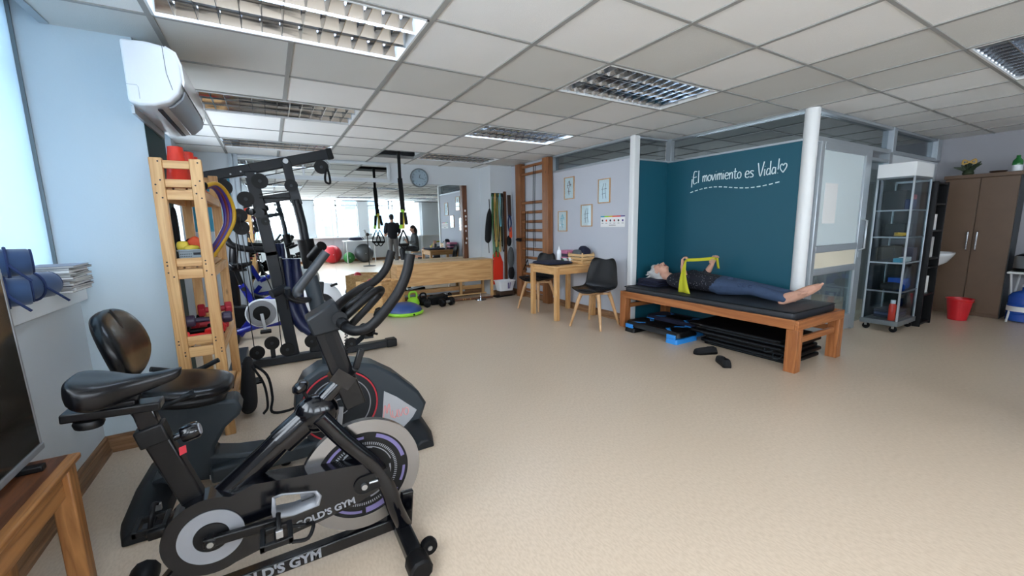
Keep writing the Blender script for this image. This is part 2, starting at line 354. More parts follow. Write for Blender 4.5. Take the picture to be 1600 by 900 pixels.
# outer walls -------------------------------------------------------------
struct('wall_right', MB().box((XR, -3.1, 0), (XR+.2, 3.4, 2.66)).box((XR, 5.8, 0), (XR+.2, 7.2, 2.66)).box((XR, 3.4, 0), (XR+.2, 5.8, 1.2)).box((XR, 3.4, 2.1), (XR+.2, 5.8, 2.66)), 'wall_right', smooth=False)  # gap left for the added window that lights the back room
struct('wall_front', MB().box((-1.3, YF, 0), (8.3, YF+.2, 2.66)), 'wall_white', smooth=False)
# left wall: parapet, sill, pillar; window band above the parapet
struct('wall_left', MB().box((-1.2, -3.1, 0), (XL, 3.1, .90)).box((-1.2, -3.1, 2.42), (-1.06, 7.2, 2.66)).box((-1.2, 3.6, 0), (-.87, 4.0, 2.66)).box((-1.2, 4.0, 0), (XL, 7.0, .95)).box((-1.2, 6.1, .95), (-.87, 7.0, 2.66)).box((-1.2, -.35, .9), (-.98, -.05, 2.42)).box((-1.2, -3.1, .9), (-.93, -2.6, 2.42)), 'wall_white', smooth=False)
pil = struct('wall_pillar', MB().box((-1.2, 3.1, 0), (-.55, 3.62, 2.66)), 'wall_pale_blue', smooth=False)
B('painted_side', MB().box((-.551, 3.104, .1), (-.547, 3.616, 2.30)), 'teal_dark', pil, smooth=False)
struct('window_sill_1', MB().box((-1.06, -2.6, .90), (-.895, 3.095, .985)), 'white_paint', bevel=.006)
struct('window_sill_2', MB().box((-1.06, 4.0, .95), (-.895, 6.1, .98)), 'white_paint', bevel=.006)
def window(name, y0, y1, z0, z1, along='y', pos=0., n=2, tz=None, d=.05, mm='white_paint'):
    r = sroot(name); wv = .045
    def bx(a0, a1, b0, b1):
        mb = MB()
        if along == 'y': mb.box((pos-d/2, a0, b0), (pos+d/2, a1, b1))
        else: mb.box((a0, pos-d/2, b0), (a1, pos+d/2, b1))
        return mb
    fr = MB()
    for q in ((y0, y1, z0, z0+wv), (y0, y1, z1-wv, z1), (y0, y0+wv, z0, z1), (y1-wv, y1, z0, z1)): m2 = bx(*q); fr.add(m2.v, m2.f)
    B('window_frame', fr, mm, r, bevel=.004)
    xs = [y0+wv+(y1-y0-2*wv)*k/n for k in range(n+1)]
    for k in range(1, n): B('mullion', bx(xs[k]-.03, xs[k]+.03, z0, z1), mm, r, bevel=.004)
    if tz: B('transom_bar', bx(y0, y1, tz-.025, tz+.025), mm, r, bevel=.004)
    zs = [z0+wv, tz, z1-wv] if tz else [z0+wv, z1-wv]
    for k in range(n):
        for q in range(len(zs)-1):
            mb = MB(); e = .004
            if along == 'y': mb.box((pos-e/2, xs[k], zs[q]), (pos+e/2, xs[k+1], zs[q+1]))
            else: mb.box((xs[k], pos-e/2, zs[q]), (xs[k+1], pos+e/2, zs[q+1]))
            B('pane', mb, 'glass_window', r, smooth=False)
    return r
window('window_1', -.05, 3.1, .95, 2.42, 'y', -1.12, 3, 2.05)
window('window_2', -2.6, -.35, .95, 2.42, 'y', -1.12, 2, 2.05)
window('window_3', 4.0, 6.1, .95, 2.42, 'y', -1.12, 2, 2.05)
# window wall behind the camera (seen in the mirror)
wb = MB().box((-1.2, YB-.2, 0), (8.3, YB, .92)).box((-1.2, YB-.2, 2.38), (8.3, YB, 2.66))
WINB = ((-.55, 1.05), (1.45, 2.98), (3.35, 5.30)); xs = [-1.2]+[q for w_ in WINB for q in w_]+[8.3]
for k in range(0, len(xs), 2): wb.box((xs[k], YB-.2, .92), (xs[k+1], YB, 2.38))
struct('wall_back', wb, 'wall_white', smooth=False)
for k, (a, b) in enumerate(WINB):
    window('window_%d' % (k+4), a, b, .92, 2.38, 'x', YB-.1, 2, 2.12)
    if PORTALS: portal('daylight_portal', ((a+b)/2, YB-.06, 1.65), (-PI/2, 0, 0), b-a, 1.46)
if PORTALS:
    portal('daylight_portal', (-1.07, 1.5, 1.68), (0, -PI/2, 0), 1.46, 3.1); portal('daylight_portal', (-1.07, -1.5, 1.68), (0, -PI/2, 0), 1.46, 2.2); portal('daylight_portal', (-1.07, 5.05, 1.68), (0, -PI/2, 0), 1.46, 2.1)
window('window_7', 3.4, 5.8, 1.2, 2.1, 'y', XR+.1, 3)  # added window, there to brighten the room behind the glazed partition
if PORTALS: portal('daylight_portal', (XR+.05, 4.6, 1.65), (0, PI/2, 0), .9, 2.4)
struct('window_sill_3', MB().box((-.9, YB-.02, .90), (8.0, YB+.16, .93)), 'white_paint', bevel=.005)

# mirror wall: pillar in the corner, picture wall with glazed strip, alcove, glazed partition
struct('wall_corner_pillar', MB().box((3.42, 6.52, 0), (4.1, YF, 2.66)), 'wall_white', smooth=False)
pw = struct('wall_pictures', MB().box((XP, YA, 0), (XP+.09, 6.53, 2.06)).box((XP, 5.285, 2.06), (XP+.09, 6.53, 2.30)), 'wall_grey', smooth=False)
B('glazing_frame', MB().box((XP-.008, YA, 2.045), (XP+.1, 5.285, 2.075)).box((XP-.008, YA, 2.275), (XP+.1, 5.285, 2.3)).box((XP-.008, 5.25, 2.06), (XP+.1, 5.29, 2.3)), 'alu', pw, bevel=.003)
B('pane', MB().box((XP+.04, YA, 2.075), (XP+.046, 5.25, 2.275)), 'glass_dark', pw, smooth=False)
al = struct('wall_alcove_side', MB().box((XP+.06, YA, 0), (XA+.1, YA+.09, 2.03)), 'teal', smooth=False)
B('glazing_frame', MB().box((XP+.06, YA-.008, 2.02), (XA, YA+.098, 2.042)).box((XP+.06, YA-.008, 2.28), (XA, YA+.098, 2.3)), 'alu', al, bevel=.003)
B('pane', MB().box((XP+.09, YA+.04, 2.042), (XA, YA+.046, 2.28)), 'glass_dark', al, smooth=False)
aw = struct('wall_alcove', MB().box((XA, 2.0, 0), (XA+.09, YA+.09, 2.02)), 'teal', smooth=False)
B('glazing_frame', MB().box((XA-.008, 2.06, 2.012), (XA+.098, YA, 2.034)).box((XA-.008, 2.06, 2.28), (XA+.098, YA, 2.3)).box((XA-.02, YA-.06, 2.03), (XA+.05, YA+.02, 2.3)), 'alu', aw, bevel=.003)
B('pane', MB().box((XA+.04, 2.06, 2.034), (XA+.046, YA-.04, 2.28)), 'glass_dark', aw, smooth=False)
struct('trim_1', MB().box((XP-.03, YA-.05, 0), (XP+.075, YA+.03, 2.30)), 'white_paint', bevel=.02, seg=4)
struct('trim_2', MB().cyl((XA+.035, 2.035, 0), (XA+.035, 2.035, 2.30), .062, n=28), 'white_paint')
# glazed partition with door
gp = sroot('wall_glazed_partition')
B('partition_panel', MB().box((6.35, YG+.02, 0), (8.02, YG+.08, 2.02)), 'wall_white', gp, smooth=False)
B('glazing_frame', MB().box((XA+.08, YG, 2.005), (8.02, YG+.09, 2.05)).box((XA+.08, YG, 2.272), (8.02, YG+.09, 2.3)).box((6.33, YG-.01, 2.02), (6.42, YG+.1, 2.3)).box((7.84, YG-.01, 2.02), (8.0, YG+.1, 2.3)), 'alu', gp, bevel=.004)
for a, b in ((XA+.08, 6.33), (6.42, 7.84)): B('pane', MB().box((a, YG+.045, 2.05), (b, YG+.05, 2.272)), 'glass_dark', gp, smooth=False)
B('door_frame', MB().box((5.72, YG-.01, 0), (5.80, YG+.09, 2.005)).box((6.27, YG-.01, 0), (6.36, YG+.09, 2.005)).box((5.8, YG-.005, 1.9), (6.27, YG+.08, 1.935)), 'alu', gp, bevel=.004)
B('pane', MB().box((5.8, YG+.04, 0.05), (6.27, YG+.045, 1.9)), 'glass', gp, smooth=False)
dr = sroot('door_1')
B('door_frame', MB().box((4.59, YG-.03, .03), (4.66, YG+.02, 2.0)).box((5.60, YG-.03, .03), (5.70, YG+.02, 2.0)).box((4.66, YG-.03, 1.93), (5.60, YG+.02, 2.0)).box((4.66, YG-.03, .93), (5.60, YG+.02, 1.0)).box((4.66, YG-.03, .70), (5.60, YG+.02, .77)).box((4.66, YG-.03, .03), (5.60, YG+.02, .2)), 'alu', dr, bevel=.006)
B('pane', MB().box((4.66, YG-.008, 1.0), (5.60, YG-.002, 1.93)), 'film', dr, smooth=False)
B('door_panel', MB().box((4.66, YG-.015, .77), (5.60, YG-.005, .93)), 'cream', dr, smooth=False)
B('pane', MB().box((4.66, YG-.008, .2), (5.60, YG-.002, .70)), 'glass', dr, smooth=False)
B('door_handle', MB().tube([(5.65, YG-.03, .92), (5.65, YG-.075, .94), (5.65, YG-.075, 1.24), (5.65, YG-.03, 1.26)], .011, 10).box((5.63, YG-.037, .84), (5.67, YG-.03, .9)), 'alu', dr)
# skirting boards (moulded wood)
def skirting(name, p0, p1, side, h=.095, mm='skirting_x'):
    p0 = Vector(p0); p1 = Vector(p1); d = (p1-p0).normalized(); sd = Vector(side)
    prof = [(0,0),(.03,0),(.03,.02),(.018,.03),(.018,h-.03),(.013,h-.02),(.013,h-.008),(.006,h),(0,h)]
    mb = MB(); mb.loft([[p0+sd*a+Vector((0,0,b)) for a, b in prof], [p1+sd*a+Vector((0,0,b)) for a, b in prof]]); struct(name, mb, mm, ang=20)
skirting('baseboard_left', (XL, -2.8, 0), (XL, 3.1, 0), (1,0,0), mm='skirting_y')
skirting('baseboard_pillar', (XL, 3.1, 0), (-.55, 3.1, 0), (0,-1,0))
skirting('baseboard_pillar_side', (-.55, 3.1, 0), (-.55, 3.62, 0), (1,0,0), mm='skirting_y')
skirting('baseboard_pictures', (XP, YA-.02, 0), (XP, 6.5, 0), (-1,0,0), mm='skirting_y')
skirting('baseboard_corner', (3.42, 6.52, 0), (XP, 6.52, 0), (0,-1,0))
skirting('baseboard_front', (-.9, YF, 0), (3.42, YF, 0), (0,-1,0))
skirting('baseboard_back', (-.93, YB, 0), (8.0, YB, 0), (0,1,0))
skirting('baseboard_partition', (6.36, YG+.02, 0), (8.0, YG+.02, 0), (0,-1,0))
# roller blinds on the near window
def blind(y0, y1, label, z0=.995):
    t = thing('roller_blind', label, 'blind', (-1.0, (y0+y1)/2, .985))
    B('blind_sheet', MB().box((-1.004, y0, z0), (-1.002, y1, 2.44)), 'blind', t, smooth=False)
    B('hem_bar', MB().cyl((-1.003, y0, z0-.003), (-1.003, y1, z0-.003), .008, n=10), 'white_plastic', t)
    B('side_guide', MB().box((-1.012, y1-.012, .985), (-.988, y1, 2.44)), 'alu_dark', t, smooth=False)
    B('roller', MB().cyl((-1.01, y0, 2.46), (-1.01, y1, 2.46), .025, n=14), 'white_plastic', t)
blind(2.42, 3.098, 'white roller blind drawn down to the sill behind the magazines')
blind(1.45, 2.39, 'white roller blind drawn down behind the television')
blind(4.02, 6.08, 'added white roller blind half drawn to dim the window behind the storage rack', 1.75)  # added blind, holds back daylight from the rack window
# ceiling fittings -----------------------------------------------------------
def fitting(i, j, lit, label):
    x0 = GX+GP*i+.012; x1 = GX+GP*(i+2)-.012; y0 = GY+GP*j+.012; y1 = GY+GP*(j+1)-.012; z = ZC
    t = thing('ceiling_light', label, 'ceiling light', ((x0+x1)/2, (y0+y1)/2, z), group='recessed louvred ceiling lights')
    B('housing', MB().box((x0, y0, z+.10), (x1, y1, z+.105)).box((x0, y0, z-.004), (x1, y0+.012, z+.10)).box((x0, y1-.012, z-.004), (x1, y1, z+.10)).box((x0, y0, z-.004), (x0+.012, y1, z+.10)).box((x1-.012, y0, z-.004), (x1, y1, z+.10)), 'white_paint', t, smooth=False)
    n3 = 3 if i < 5 else 4
    w = (y1-y0-.024)/n3
    for k in range(n3):
        a = y0+.012+w*k; pts = []
        mb = MB(); m = 8
        mb.grid(lambda u, v: (x0+.012+(x1-x0-.024)*v, a+w*u, z+.012+.075*math.sin(PI*u)**.6), m, 1)
        B('reflector', mb, 'mirror_louvre', t)
        on = lit and k in lit
        B('tube_lamp', MB().cyl((x0+.03, a+w/2, z+.06), (x1-.03, a+w/2, z+.06), .013, n=10), 'lamp_on' if on else 'lamp_off', t)
        if k: B('louvre_rail', MB().box((x0+.012, a-.002, z+.002), (x1-.012, a+.002, z+.055)), 'mirror_louvre', t, smooth=False)
    nf = 13 if i < 5 else 14
    for q in range(1, nf):
        x = x0+(x1-x0)*q/nf
        B('louvre_blade', MB().prism([(-.006, .046), (.006, .046), (.0015, .002), (-.0015, .002)], (x, y0+.012, z), (1,0,0), (0,0,1), 0, -(y1-y0-.024)), 'mirror_louvre', t, smooth=False)
NAMES = {(-2,0): 'recessed mirror-louvre ceiling light nearest the air conditioner, largest in view', (-2,3): 'unlit recessed ceiling light second from the air conditioner, above the storage rack',
 (-2,6): 'recessed ceiling light above the end of the multi-gym arm', (2,0): 'wide unlit recessed ceiling light in the middle of the ceiling above the bare floor', (2,3): 'brightly lit recessed ceiling light between the wall bars and middle of room',
 (2,6): 'unlit recessed ceiling light beside the open ceiling hole near clock', (5,-3): 'recessed ribbed ceiling light at the far right edge of the ceiling',
 (-2,-3): 'recessed ceiling light behind the camera by the left windows', (-2,-6): 'recessed ceiling light near back windows, left one',
 (2,-6): 'recessed ceiling light near back windows, middle one', (6,-6): 'recessed ceiling light near back windows, right one'}
LIT = {(-2,0): (0, 2), (-2,6): (0,), (2,3): (0, 2)}
for k in LIGHTS: fitting(k[0], k[1], LIT.get(k), NAMES[k])
# ================================================================ FOREGROUND SPIN BIKE
def px_xz(px, py, y): p = AY(px, py, y); return (p.x, p.z)
def saddle(name, m, parent, rear, nose, w_rear=.12, w_nose=.028, h=.06, lift=.012, local=False):
    # rear and nose are points on top of the saddle; lofted sections
    rear = Vector(rear); nose = Vector(nose); rings = []; d = nose-rear; L = d.length; d.normalize(); sd = Vector((0,0,1)).cross(d).normalized(); up = d.cross(sd)
    prof = [(0,.55,.6),(.05,.88,.95),(.14,1,1.1),(.27,.98,1.08),(.4,.74,.95),(.52,.46,.78),(.65,.32,.62),(.8,.27,.52),(.92,.24,.45),(.98,.17,.35),(1,.08,.2)]
    for t, wf, hf in prof:
        c = rear+d*(L*t)-up*(.018*math.sin(PI*t)*1.)
        w = w_rear*wf; hh = h*hf; ring = []
        for k in range(20):
            a = 2*PI*k/20; ca, sa = math.cos(a), math.sin(a); y = w*math.copysign(abs(ca)**.9, ca)
            z = hh*.45*(max(sa, 0)**.6)-(hh*.6*(max(-sa, 0)**.5))-hh*.35
            if wf > .6 and sa > 0: z += lift*(abs(ca)**1.2)*.8 - lift*.4
            ring.append(c+sd*y+up*z)
        rings.append(ring)
    return B(name, MB().loft(rings), m, parent, sub=1, local=local, ang=80)
def spin_bike():
    Y = 1.545; N = Y-.045
    t = thing('spin_bike', 'black spin bike with chrome flywheel standing nearest the camera', 'exercise bike', (0, Y, 0))
    P = lambda x, y, d=0.: AY(x, y, Y+d)
    # seat tube, post, slider, saddle
    B('seat_tube', MB().bar(P(308, 785), P(236, 668), .045, .062, (1,0,0)), 'black_metal', t, bevel=.006)
    B('tube_collar', MB().bar(P(246, 690), P(233, 665), .054, .072, (1,0,0)), 'black_plastic', t, bevel=.005)
    B('seat_post', MB().bar(P(240, 676), P(222, 634), .036, .05, (1,0,0)), 'black_gloss', t, bevel=.005)
    B('saddle_slider', MB().bar(P(98, 651), P(254, 629), .06, .026, (0,0,1)).bar(P(170, 632), P(215, 626), .04, .02, (0,0,1)).bar(P(205, 628), P(212, 612), .03, .03, (1,0,0)), 'black_metal', t, bevel=.005)
    B('slider_knob', MB().lathe([(.012, .03), (.014, .012), (.03, .01), (.034, 0), (.03, -.012), (.012, -.016)], P(139, 660)+Vector((0,0,.0)), (.1, 0, 1), 18), 'black_plastic', t)
    a = P(106, 590); b = P(284, 574); saddle('saddle', 'black_leather', t, a, b, .10, .1, .078)
    k = P(272, 684); e = P(291, 677)
    kn = B('tension_knob', MB().cyl(k, e, .010, n=10).lathe([(.024, 0), (.027, .006), (.027, .04), (.022, .046)], e+(k-e)*.35, (e-k), 12), 'black_gloss', t)
    B('knob_cap', MB().lathe([(.018, .046), (.016, .049)], e+(k-e)*.35, (e-k), 16), 'silver', kn)
    B('warning_sticker', MB().prism([(0,0),(.018,.006),(.018,.03),(0,.026)], P(281, 712, -.028), (1,0,0), (0,0,1), 0, .001), 'red_vinyl', t, smooth=False)
    # main tubes
    B('down_tube', MB().tube([P(352, 772), P(420, 708), P(455, 672)], .042, 14, sx=.8).tube([P(440, 690), P(495, 640)], .05, 14, sx=.8), 'black_gloss', t)
    B('head_joint', MB().ell(P(495, 645), (.075, .05, .07)), 'black_gloss', t)
    B('head_tube', MB().tube([P(490, 640), P(536, 592)], .028, 14).bar(P(520, 580), P(548, 596), .075, .05, (0,0,1)), 'black_gloss', t)
    B('handlebar_post', MB().bar(P(555, 632), P(503, 503), .05, .075, (1,0,0)), 'black_metal', t, bevel=.006)
    B('post_slot', MB().bar(P(543, 596, -.027), P(512, 519, -.027), .004, .026, (1,0,0)), 'black_rubber', t, smooth=False)
    B('adjust_lever', MB().cyl(P(545, 588), P(556, 575, -.06), .012, n=12).bar(P(556, 575, -.06), P(565, 545, -.06), .02, .022, (1,0,0)), 'black_plastic', t, bevel=.004)
    rk = B('resistance_knob', MB().cyl(P(480, 622), P(471, 606), .006, n=8).lathe([(.014, -.012), (.028, 0), (.03, .012), (.02, .024), (.004, .028)], P(472, 607), (-.5, 0, .7), 16), 'black_gloss', t)
    B('fork', MB().tube(smooth_path([P(500, 652, -.04), P(540, 690, -.045), P(583, 726, -.05), P(606, 762, -.055), P(618, 795, -.055), P(632, 822, -.03)], 4), .03, 12, sx=.7).tube(smooth_path([P(500, 652, .04), P(540, 690, .045), P(583, 726, .05), P(606, 762, .055), P(618, 795, .055), P(632, 822, .03)], 4), .025, 12, sx=.7), 'black_gloss', t)
    # flywheel
    c = P(561, 745); c.z = .325; c.x = .225; R = .218; u = (1,0,0); v = (0,0,1)
    fw = B('flywheel', ring_mb(MB(), c, u, v, .17, R, -.013, .013, 72), 'flywheel_steel', t)
    B('flywheel_disc', ring_mb(MB(), c, u, v, .004, .172, -.008, .008, 72), 'black_plastic', fw)
    rg = MB()
    for r0, r1, a0, a1 in ((.148,.162,.2,1.2),(.142,.152,1.5,2.6),(.138,.16,2.7,3.5),(.148,.158,3.7,4.6),(.14,.162,4.7,5.6),(.15,.16,5.8,6.2)): ring_mb(rg, c+Vector((0,-.0085,0)), u, v, r0, r1, -.001, .001, 16, a0, a1)
    B('purple_decal', rg, 'lilac', fw)
    rg = MB()
    for q in range(96): ring_mb(rg, c+Vector((0,-.0085,0)), u, v, .118, .128, -.0008, .0008, 1, 2*PI*q/96, 2*PI*(q+.45)/96)
    for r0, r1, a0, a1 in ((.108,.111,.3,2.2),(.108,.111,2.6,4.4),(.098,.104,4.9,6.4),(.104,.107,1.2,3.)): ring_mb(rg, c+Vector((0,-.0085,0)), u, v, r0, r1, -.0008, .0008, 20, a0, a1)
    B('grey_decal', rg, 'silver', fw)
    # belt guard with the triangular cut-out
    Yg = Y-.062
    G = lambda x, y: px_xz(x, y, Yg)
    cc = Vector((*G(331, 838), 0)); cx, cz = cc.x, cc.y
    outer = [G(*q) for q in ((396,757),(470,744),(540,730),(590,722),(607,735),(606,752),(590,766),(560,786),(500,815),(450,838),(410,857))]
    circ = circ2(cx, cz, .128, 26, -1.15, -1.15-4.05)
    hole = [G(*q) for q in ((425,777),(440,771),(495,766),(503,774),(499,789),(460,805),(427,812),(424,800))]
    # keyhole polygon: run along the outline, jump to the hole, go round it backwards, jump back
    k0 = 1; poly = outer[:k0+1]+[hole[1]]+[hole[0]]+hole[:1:-1]+[hole[1]]+outer[k0:]+circ
    g = B('belt_guard', MB().prism(poly, (0, Yg, 0), (1,0,0), (0,0,1), 0, -.075, w=(0,-1,0)), 'black_gloss', t, smooth=False)
    hp = [Vector((x, Yg-.002, z)) for x, z in hole]; hp2 = [Vector((x, Yg+.07, z)) for x, z in hole]; inn = MB()
    ce = sum(hp, Vector())/len(hp); rin = [ce+(p-ce)*.86 for p in hp]; rin2 = [p+Vector((0,.07,0)) for p in rin]
    inn.loft([hp+[hp[0]], rin+[rin[0]]], cap=False, closed=False).loft([rin+[rin[0]], rin2+[rin2[0]]], cap=False, closed=False)
    B('cutout_lining', inn, 'silver', g, solid=.003, ang=30)
    B('guard_ring', ring_mb(MB(), (cx, Yg-.001, cz), u, v, .048, .088, 0, .004, 56), 'silver', g)
    ring_mb_o = B('hub_cover', MB().lathe([(.047, 0), (.046, .006), (.03, .009)], (cx, Yg-.001, cz), (0,-1,0), 32), 'black_plastic', g)
    o2 = Vector((*G(568, 757), 0)); pl = MB(); pl.prism(circ2(0, 0, .034, 12, PI/2, 3*PI/2)+[(.10, -.026), (.10, .034)], (o2.x, Yg-.001, o2.y), (1,0,.05), (-.05,0,1), 0, .006, w=(0,-1,0))
    B('axle_plate', pl, 'black_plastic', g, smooth=False)
    B('axle_nut', MB().cyl((o2.x, Yg-.006, o2.y), (o2.x, Yg-.022, o2.y), .011, n=8).cyl((o2.x+.02, Yg-.006, o2.y+.003), (o2.x+.05, Yg-.012, o2.y+.006), .005, n=8), 'steel', g)
    q0 = G(468, 820); q1 = G(550, 784); d = Vector((q1[0]-q0[0], 0, q1[1]-q0[1])).normalized(); n_ = Vector((-d.z, 0, d.x))
    text_on('brand_lettering', "GOLD'S GYM", .034, Vector(((q0[0]+q1[0])/2, Yg-.0015, (q0[1]+q1[1])/2))-n_*.008, d, n_, 'silver', g, offset=.0012)
    # cranks and pedals
    cr = Vector((cx, Yg-.01, cz)); e1 = AY(432, 822, Yg-.06)
    crk = B('crank_arm', MB().bar(cr+Vector((-.02,-.015,0)), Vector((e1.x, Yg-.04, e1.z)), .02, .03, (0,0,1)).cyl(cr+Vector((0,.01,0)), cr+Vector((0,-.03,0)), .018, n=14), 'black_metal', t, bevel=.004)
    B('crank_bolt', MB().cyl(cr+Vector((0,-.03,0)), cr+Vector((0,-.035,0)), .009, n=12), 'steel', crk)
    def pedal(o, near):
        s = -1 if near else 1; p = B('pedal', MB().cyl(o, o+Vector((0, s*.10, 0)), .008, n=8).box(o+Vector((-.045, min(s*.02, s*.11), -.012)), o+Vector((-.03, max(s*.02, s*.11), .012))).box(o+Vector((.03, min(s*.02, s*.11), -.012)), o+Vector((.045, max(s*.02, s*.11), .012))).box(o+Vector((-.045, min(s*.02, s*.035), -.010)), o+Vector((.045, max(s*.02, s*.035), .010))).box(o+Vector((-.045, min(s*.095, s*.11), -.010)), o+Vector((.045, max(s*.095, s*.11), .010))), 'black_plastic', t, bevel=.003)
        B('toe_cage', MB().tube(smooth_path([o+Vector((.04, s*.025, -.01)), o+Vector((.085, s*.03, -.02)), o+Vector((.105, s*.065, .0)), o+Vector((.085, s*.10, -.02)), o+Vector((.04, s*.105, -.01))], 4), .006, 8).tube(smooth_path([o+Vector((.0, s*.025, .0)), o+Vector((.01, s*.03, .05)), o+Vector((.01, s*.065, .065)), o+Vector((.01, s*.10, .05)), o+Vector((.0, s*.105, .0))], 4), .007, 8, sx=.4), 'black_rubber', p)
        B('strap_buckle', MB().box(o+Vector((0, min(s*.10, s*.112), .02)), o+Vector((.02, max(s*.10, s*.112), .045))), 'steel', p, bevel=.002)
    pedal(Vector((e1.x, Yg-.045, e1.z)), True)
    e2 = Vector((2*cx-e1.x, Y+.05, 2*cz-e1.z)); B('crank_arm', MB().bar(Vector((cx, Y+.05, cz)), e2, .02, .03, (0,0,1)), 'black_metal', t, bevel=.004); pedal(e2, False)
    # base
    fx, rx = .355, -.50
    B('base_beam', MB().bar((fx, Y, .075), (rx, Y, .075), .042, .05), 'black_gloss', t, bevel=.006)
    text_on('brand_lettering', "GOLD'S GYM", .05, (-.09, Y-.0225, .06), (1,0,0), (0,0,1), 'silver', t, offset=.002)
    B('rear_leg', MB().bar((-.33, Y, .20), (rx+.02, Y, .05), .05, .06, (0,0,1)), 'black_gloss', t, bevel=.006)
    B('front_leg', MB().bar((.385, Y, .20), (fx+.015, Y, .05), .05, .05, (1,0,0)), 'black_gloss', t, bevel=.006)
    for x in (fx, rx):
        B('stabiliser', MB().bar((x, Y-.22, .045), (x, Y+.22, .045), .06, .055), 'black_metal', t, bevel=.01)
        for s in (-1, 1): B('end_cap', MB().lathe([(.036, -.045), (.044, -.03), (.044, .03), (.036, .038)], (x, Y+s*.235, .044), (0, s, 0), 10), 'black_rubber', t)
    for s in (-1, 1):
        w = B('transport_wheel', MB().lathe([(.012, -.014), (.03, -.014), (.033, 0), (.03, .014), (.012, .014)], (fx+.06, Y+s*.17, .05), (0,1,0), 20), 'black_rubber', t)
        B('wheel_hub', MB().lathe([(.009, -.018), (.009, .018)], (fx+.06, Y+s*.17, .05), (0,1,0), 12), 'steel', w)
    for s in (-1, 1): B('levelling_foot', MB().cyl((rx-.0, Y+s*.16, 0), (rx, Y+s*.16, .03), .018, n=12), 'black_rubber', t)
    # handlebar
    h = B('handlebar_housing', MB().prism([px_xz(*q, Y-.04) for q in ((477,500),(489,527),(543,512),(524,470),(505,482))], (0, Y-.05, 0), (1,0,0), (0,0,1), 0, .10, w=(0,1,0)), 'charcoal_dark', t, bevel=.008)
    rr = .017
    B('handlebar_near', MB().tube(smooth_path([AY(536,497,1.54), AY(540,511,1.45), AY(556,517,1.385), AY(580,509,1.365), AY(606,480,1.36), AY(625,452,1.36), AY(636,424,1.36), AY(641,397,1.36)], 6), rr, 14), 'black_rubber', t)
    B('handlebar_far', MB().tube(smooth_path([AY(528,492,1.55), AY(524,484,1.64), AY(536,470,1.71), AY(562,452,1.735), AY(585,440,1.735), AY(603,420,1.735), AY(612,392,1.735)], 6), rr, 14), 'black_rubber', t)
    B('aero_bar', MB().tube(smooth_path([AY(530,505,1.50), AY(552,484,1.48), AY(582,458,1.48), AY(594,452,1.50), AY(594,458,1.53), AY(575,480,1.54), AY(549,507,1.54)], 6), .013, 12), 'black_rubber', t)
    B('aero_bar', MB().tube(smooth_path([AY(529,494,1.60), AY(545,478,1.58), AY(570,459,1.57), AY(580,452,1.6), AY(579,460,1.63), AY(560,478,1.64), AY(540,496,1.62)], 6), .013, 12), 'black_rubber', t)
    B('clamp', MB().cyl(AY(531,498,1.47), AY(531,498,1.63), .024, n=14).cyl(AY(540,510,1.44), AY(533,503,1.48), .02, n=12), 'black_rubber', t)
    return t
spin_bike()

# ================================================================ RECUMBENT BIKE
STROKES = {
 'M': ([[(.0,.0),(.12,.75),(.2,.95),(.26,.4),(.38,.9),(.46,.95),(.48,.3),(.56,.05)]], .62), 'u': ([[(.0,.5),(.0,.12),(.12,.0),(.26,.2),(.28,.5),(.3,.05),(.38,.0)]], .4),
 'v': ([[(.0,.48),(.1,.0),(.28,.5)]], .32), 'o': ([[(.16,.5),(.02,.35),(.02,.12),(.14,.0),(.28,.12),(.28,.38),(.16,.5)]], .36),
 'inv': ([[(.08,.42),(.06,-.28)],[(.085,.62),(.085,.6)]], .2), 'E': ([[(.36,.98),(.06,.96),(.04,.02),(.38,.04)],[(.05,.52),(.32,.54)]], .46), 'l': ([[(.06,1.02),(.05,.0)]], .18),
 'm': ([[(.03,.5),(.04,.0)],[(.04,.3),(.14,.5),(.22,.42),(.22,.0)],[(.22,.3),(.32,.5),(.4,.42),(.42,.0)]], .5), 'i': ([[(.05,.48),(.05,.0)],[(.06,.7),(.06,.68)]], .17),
 'e': ([[(.04,.26),(.3,.3),(.26,.48),(.12,.5),(.02,.3),(.06,.06),(.2,.0),(.32,.08)]], .38), 'n': ([[(.03,.5),(.04,.0)],[(.04,.3),(.16,.5),(.26,.42),(.27,.0)]], .36), 't': ([[(.12,.8),(.12,.1),(.2,.0),(.28,.04)],[(.0,.54),(.26,.56)]], .32),
 's': ([[(.28,.46),(.12,.5),(.04,.38),(.24,.2),(.22,.04),(.02,.03)]], .34), 'V': ([[(.0,1.0),(.2,.0),(.44,1.05)]], .46), 'd': ([[(.26,.42),(.1,.48),(.02,.2),(.1,.02),(.28,.16)],[(.28,1.0),(.28,.0)]], .38), 'a': ([[(.26,.44),(.1,.48),(.02,.2),(.1,.02),(.26,.16)],[(.27,.48),(.28,.0)]], .38),
 '!': ([[(.1,1.05),(.07,.28)],[(.06,.04),(.06,.02)]], .2), 'heart': ([[(.22,.0),(.02,.3),(.02,.52),(.12,.62),(.22,.5),(.32,.62),(.44,.52),(.42,.3),(.22,.0)]], .5), ' ': ([], .26)}
def handwrite(seq, o, u, v, size, r, path=None):
    mb = MB(); x = 0; u = Vector(u); v = Vector(v); o = Vector(o); w = u.cross(v)
    for ch in seq:
        st, adv = STROKES[ch]
        for s in st:
            p3 = []
            for a, b in s:
                lift = path(x+a) if path else 0; p3.append(o+u*((x+a)*size)+v*(b*size+lift))
            mb.tube(smooth_path(p3, 4) if len(p3) > 2 else p3, r, 6, up=w)
        x += adv
    return mb
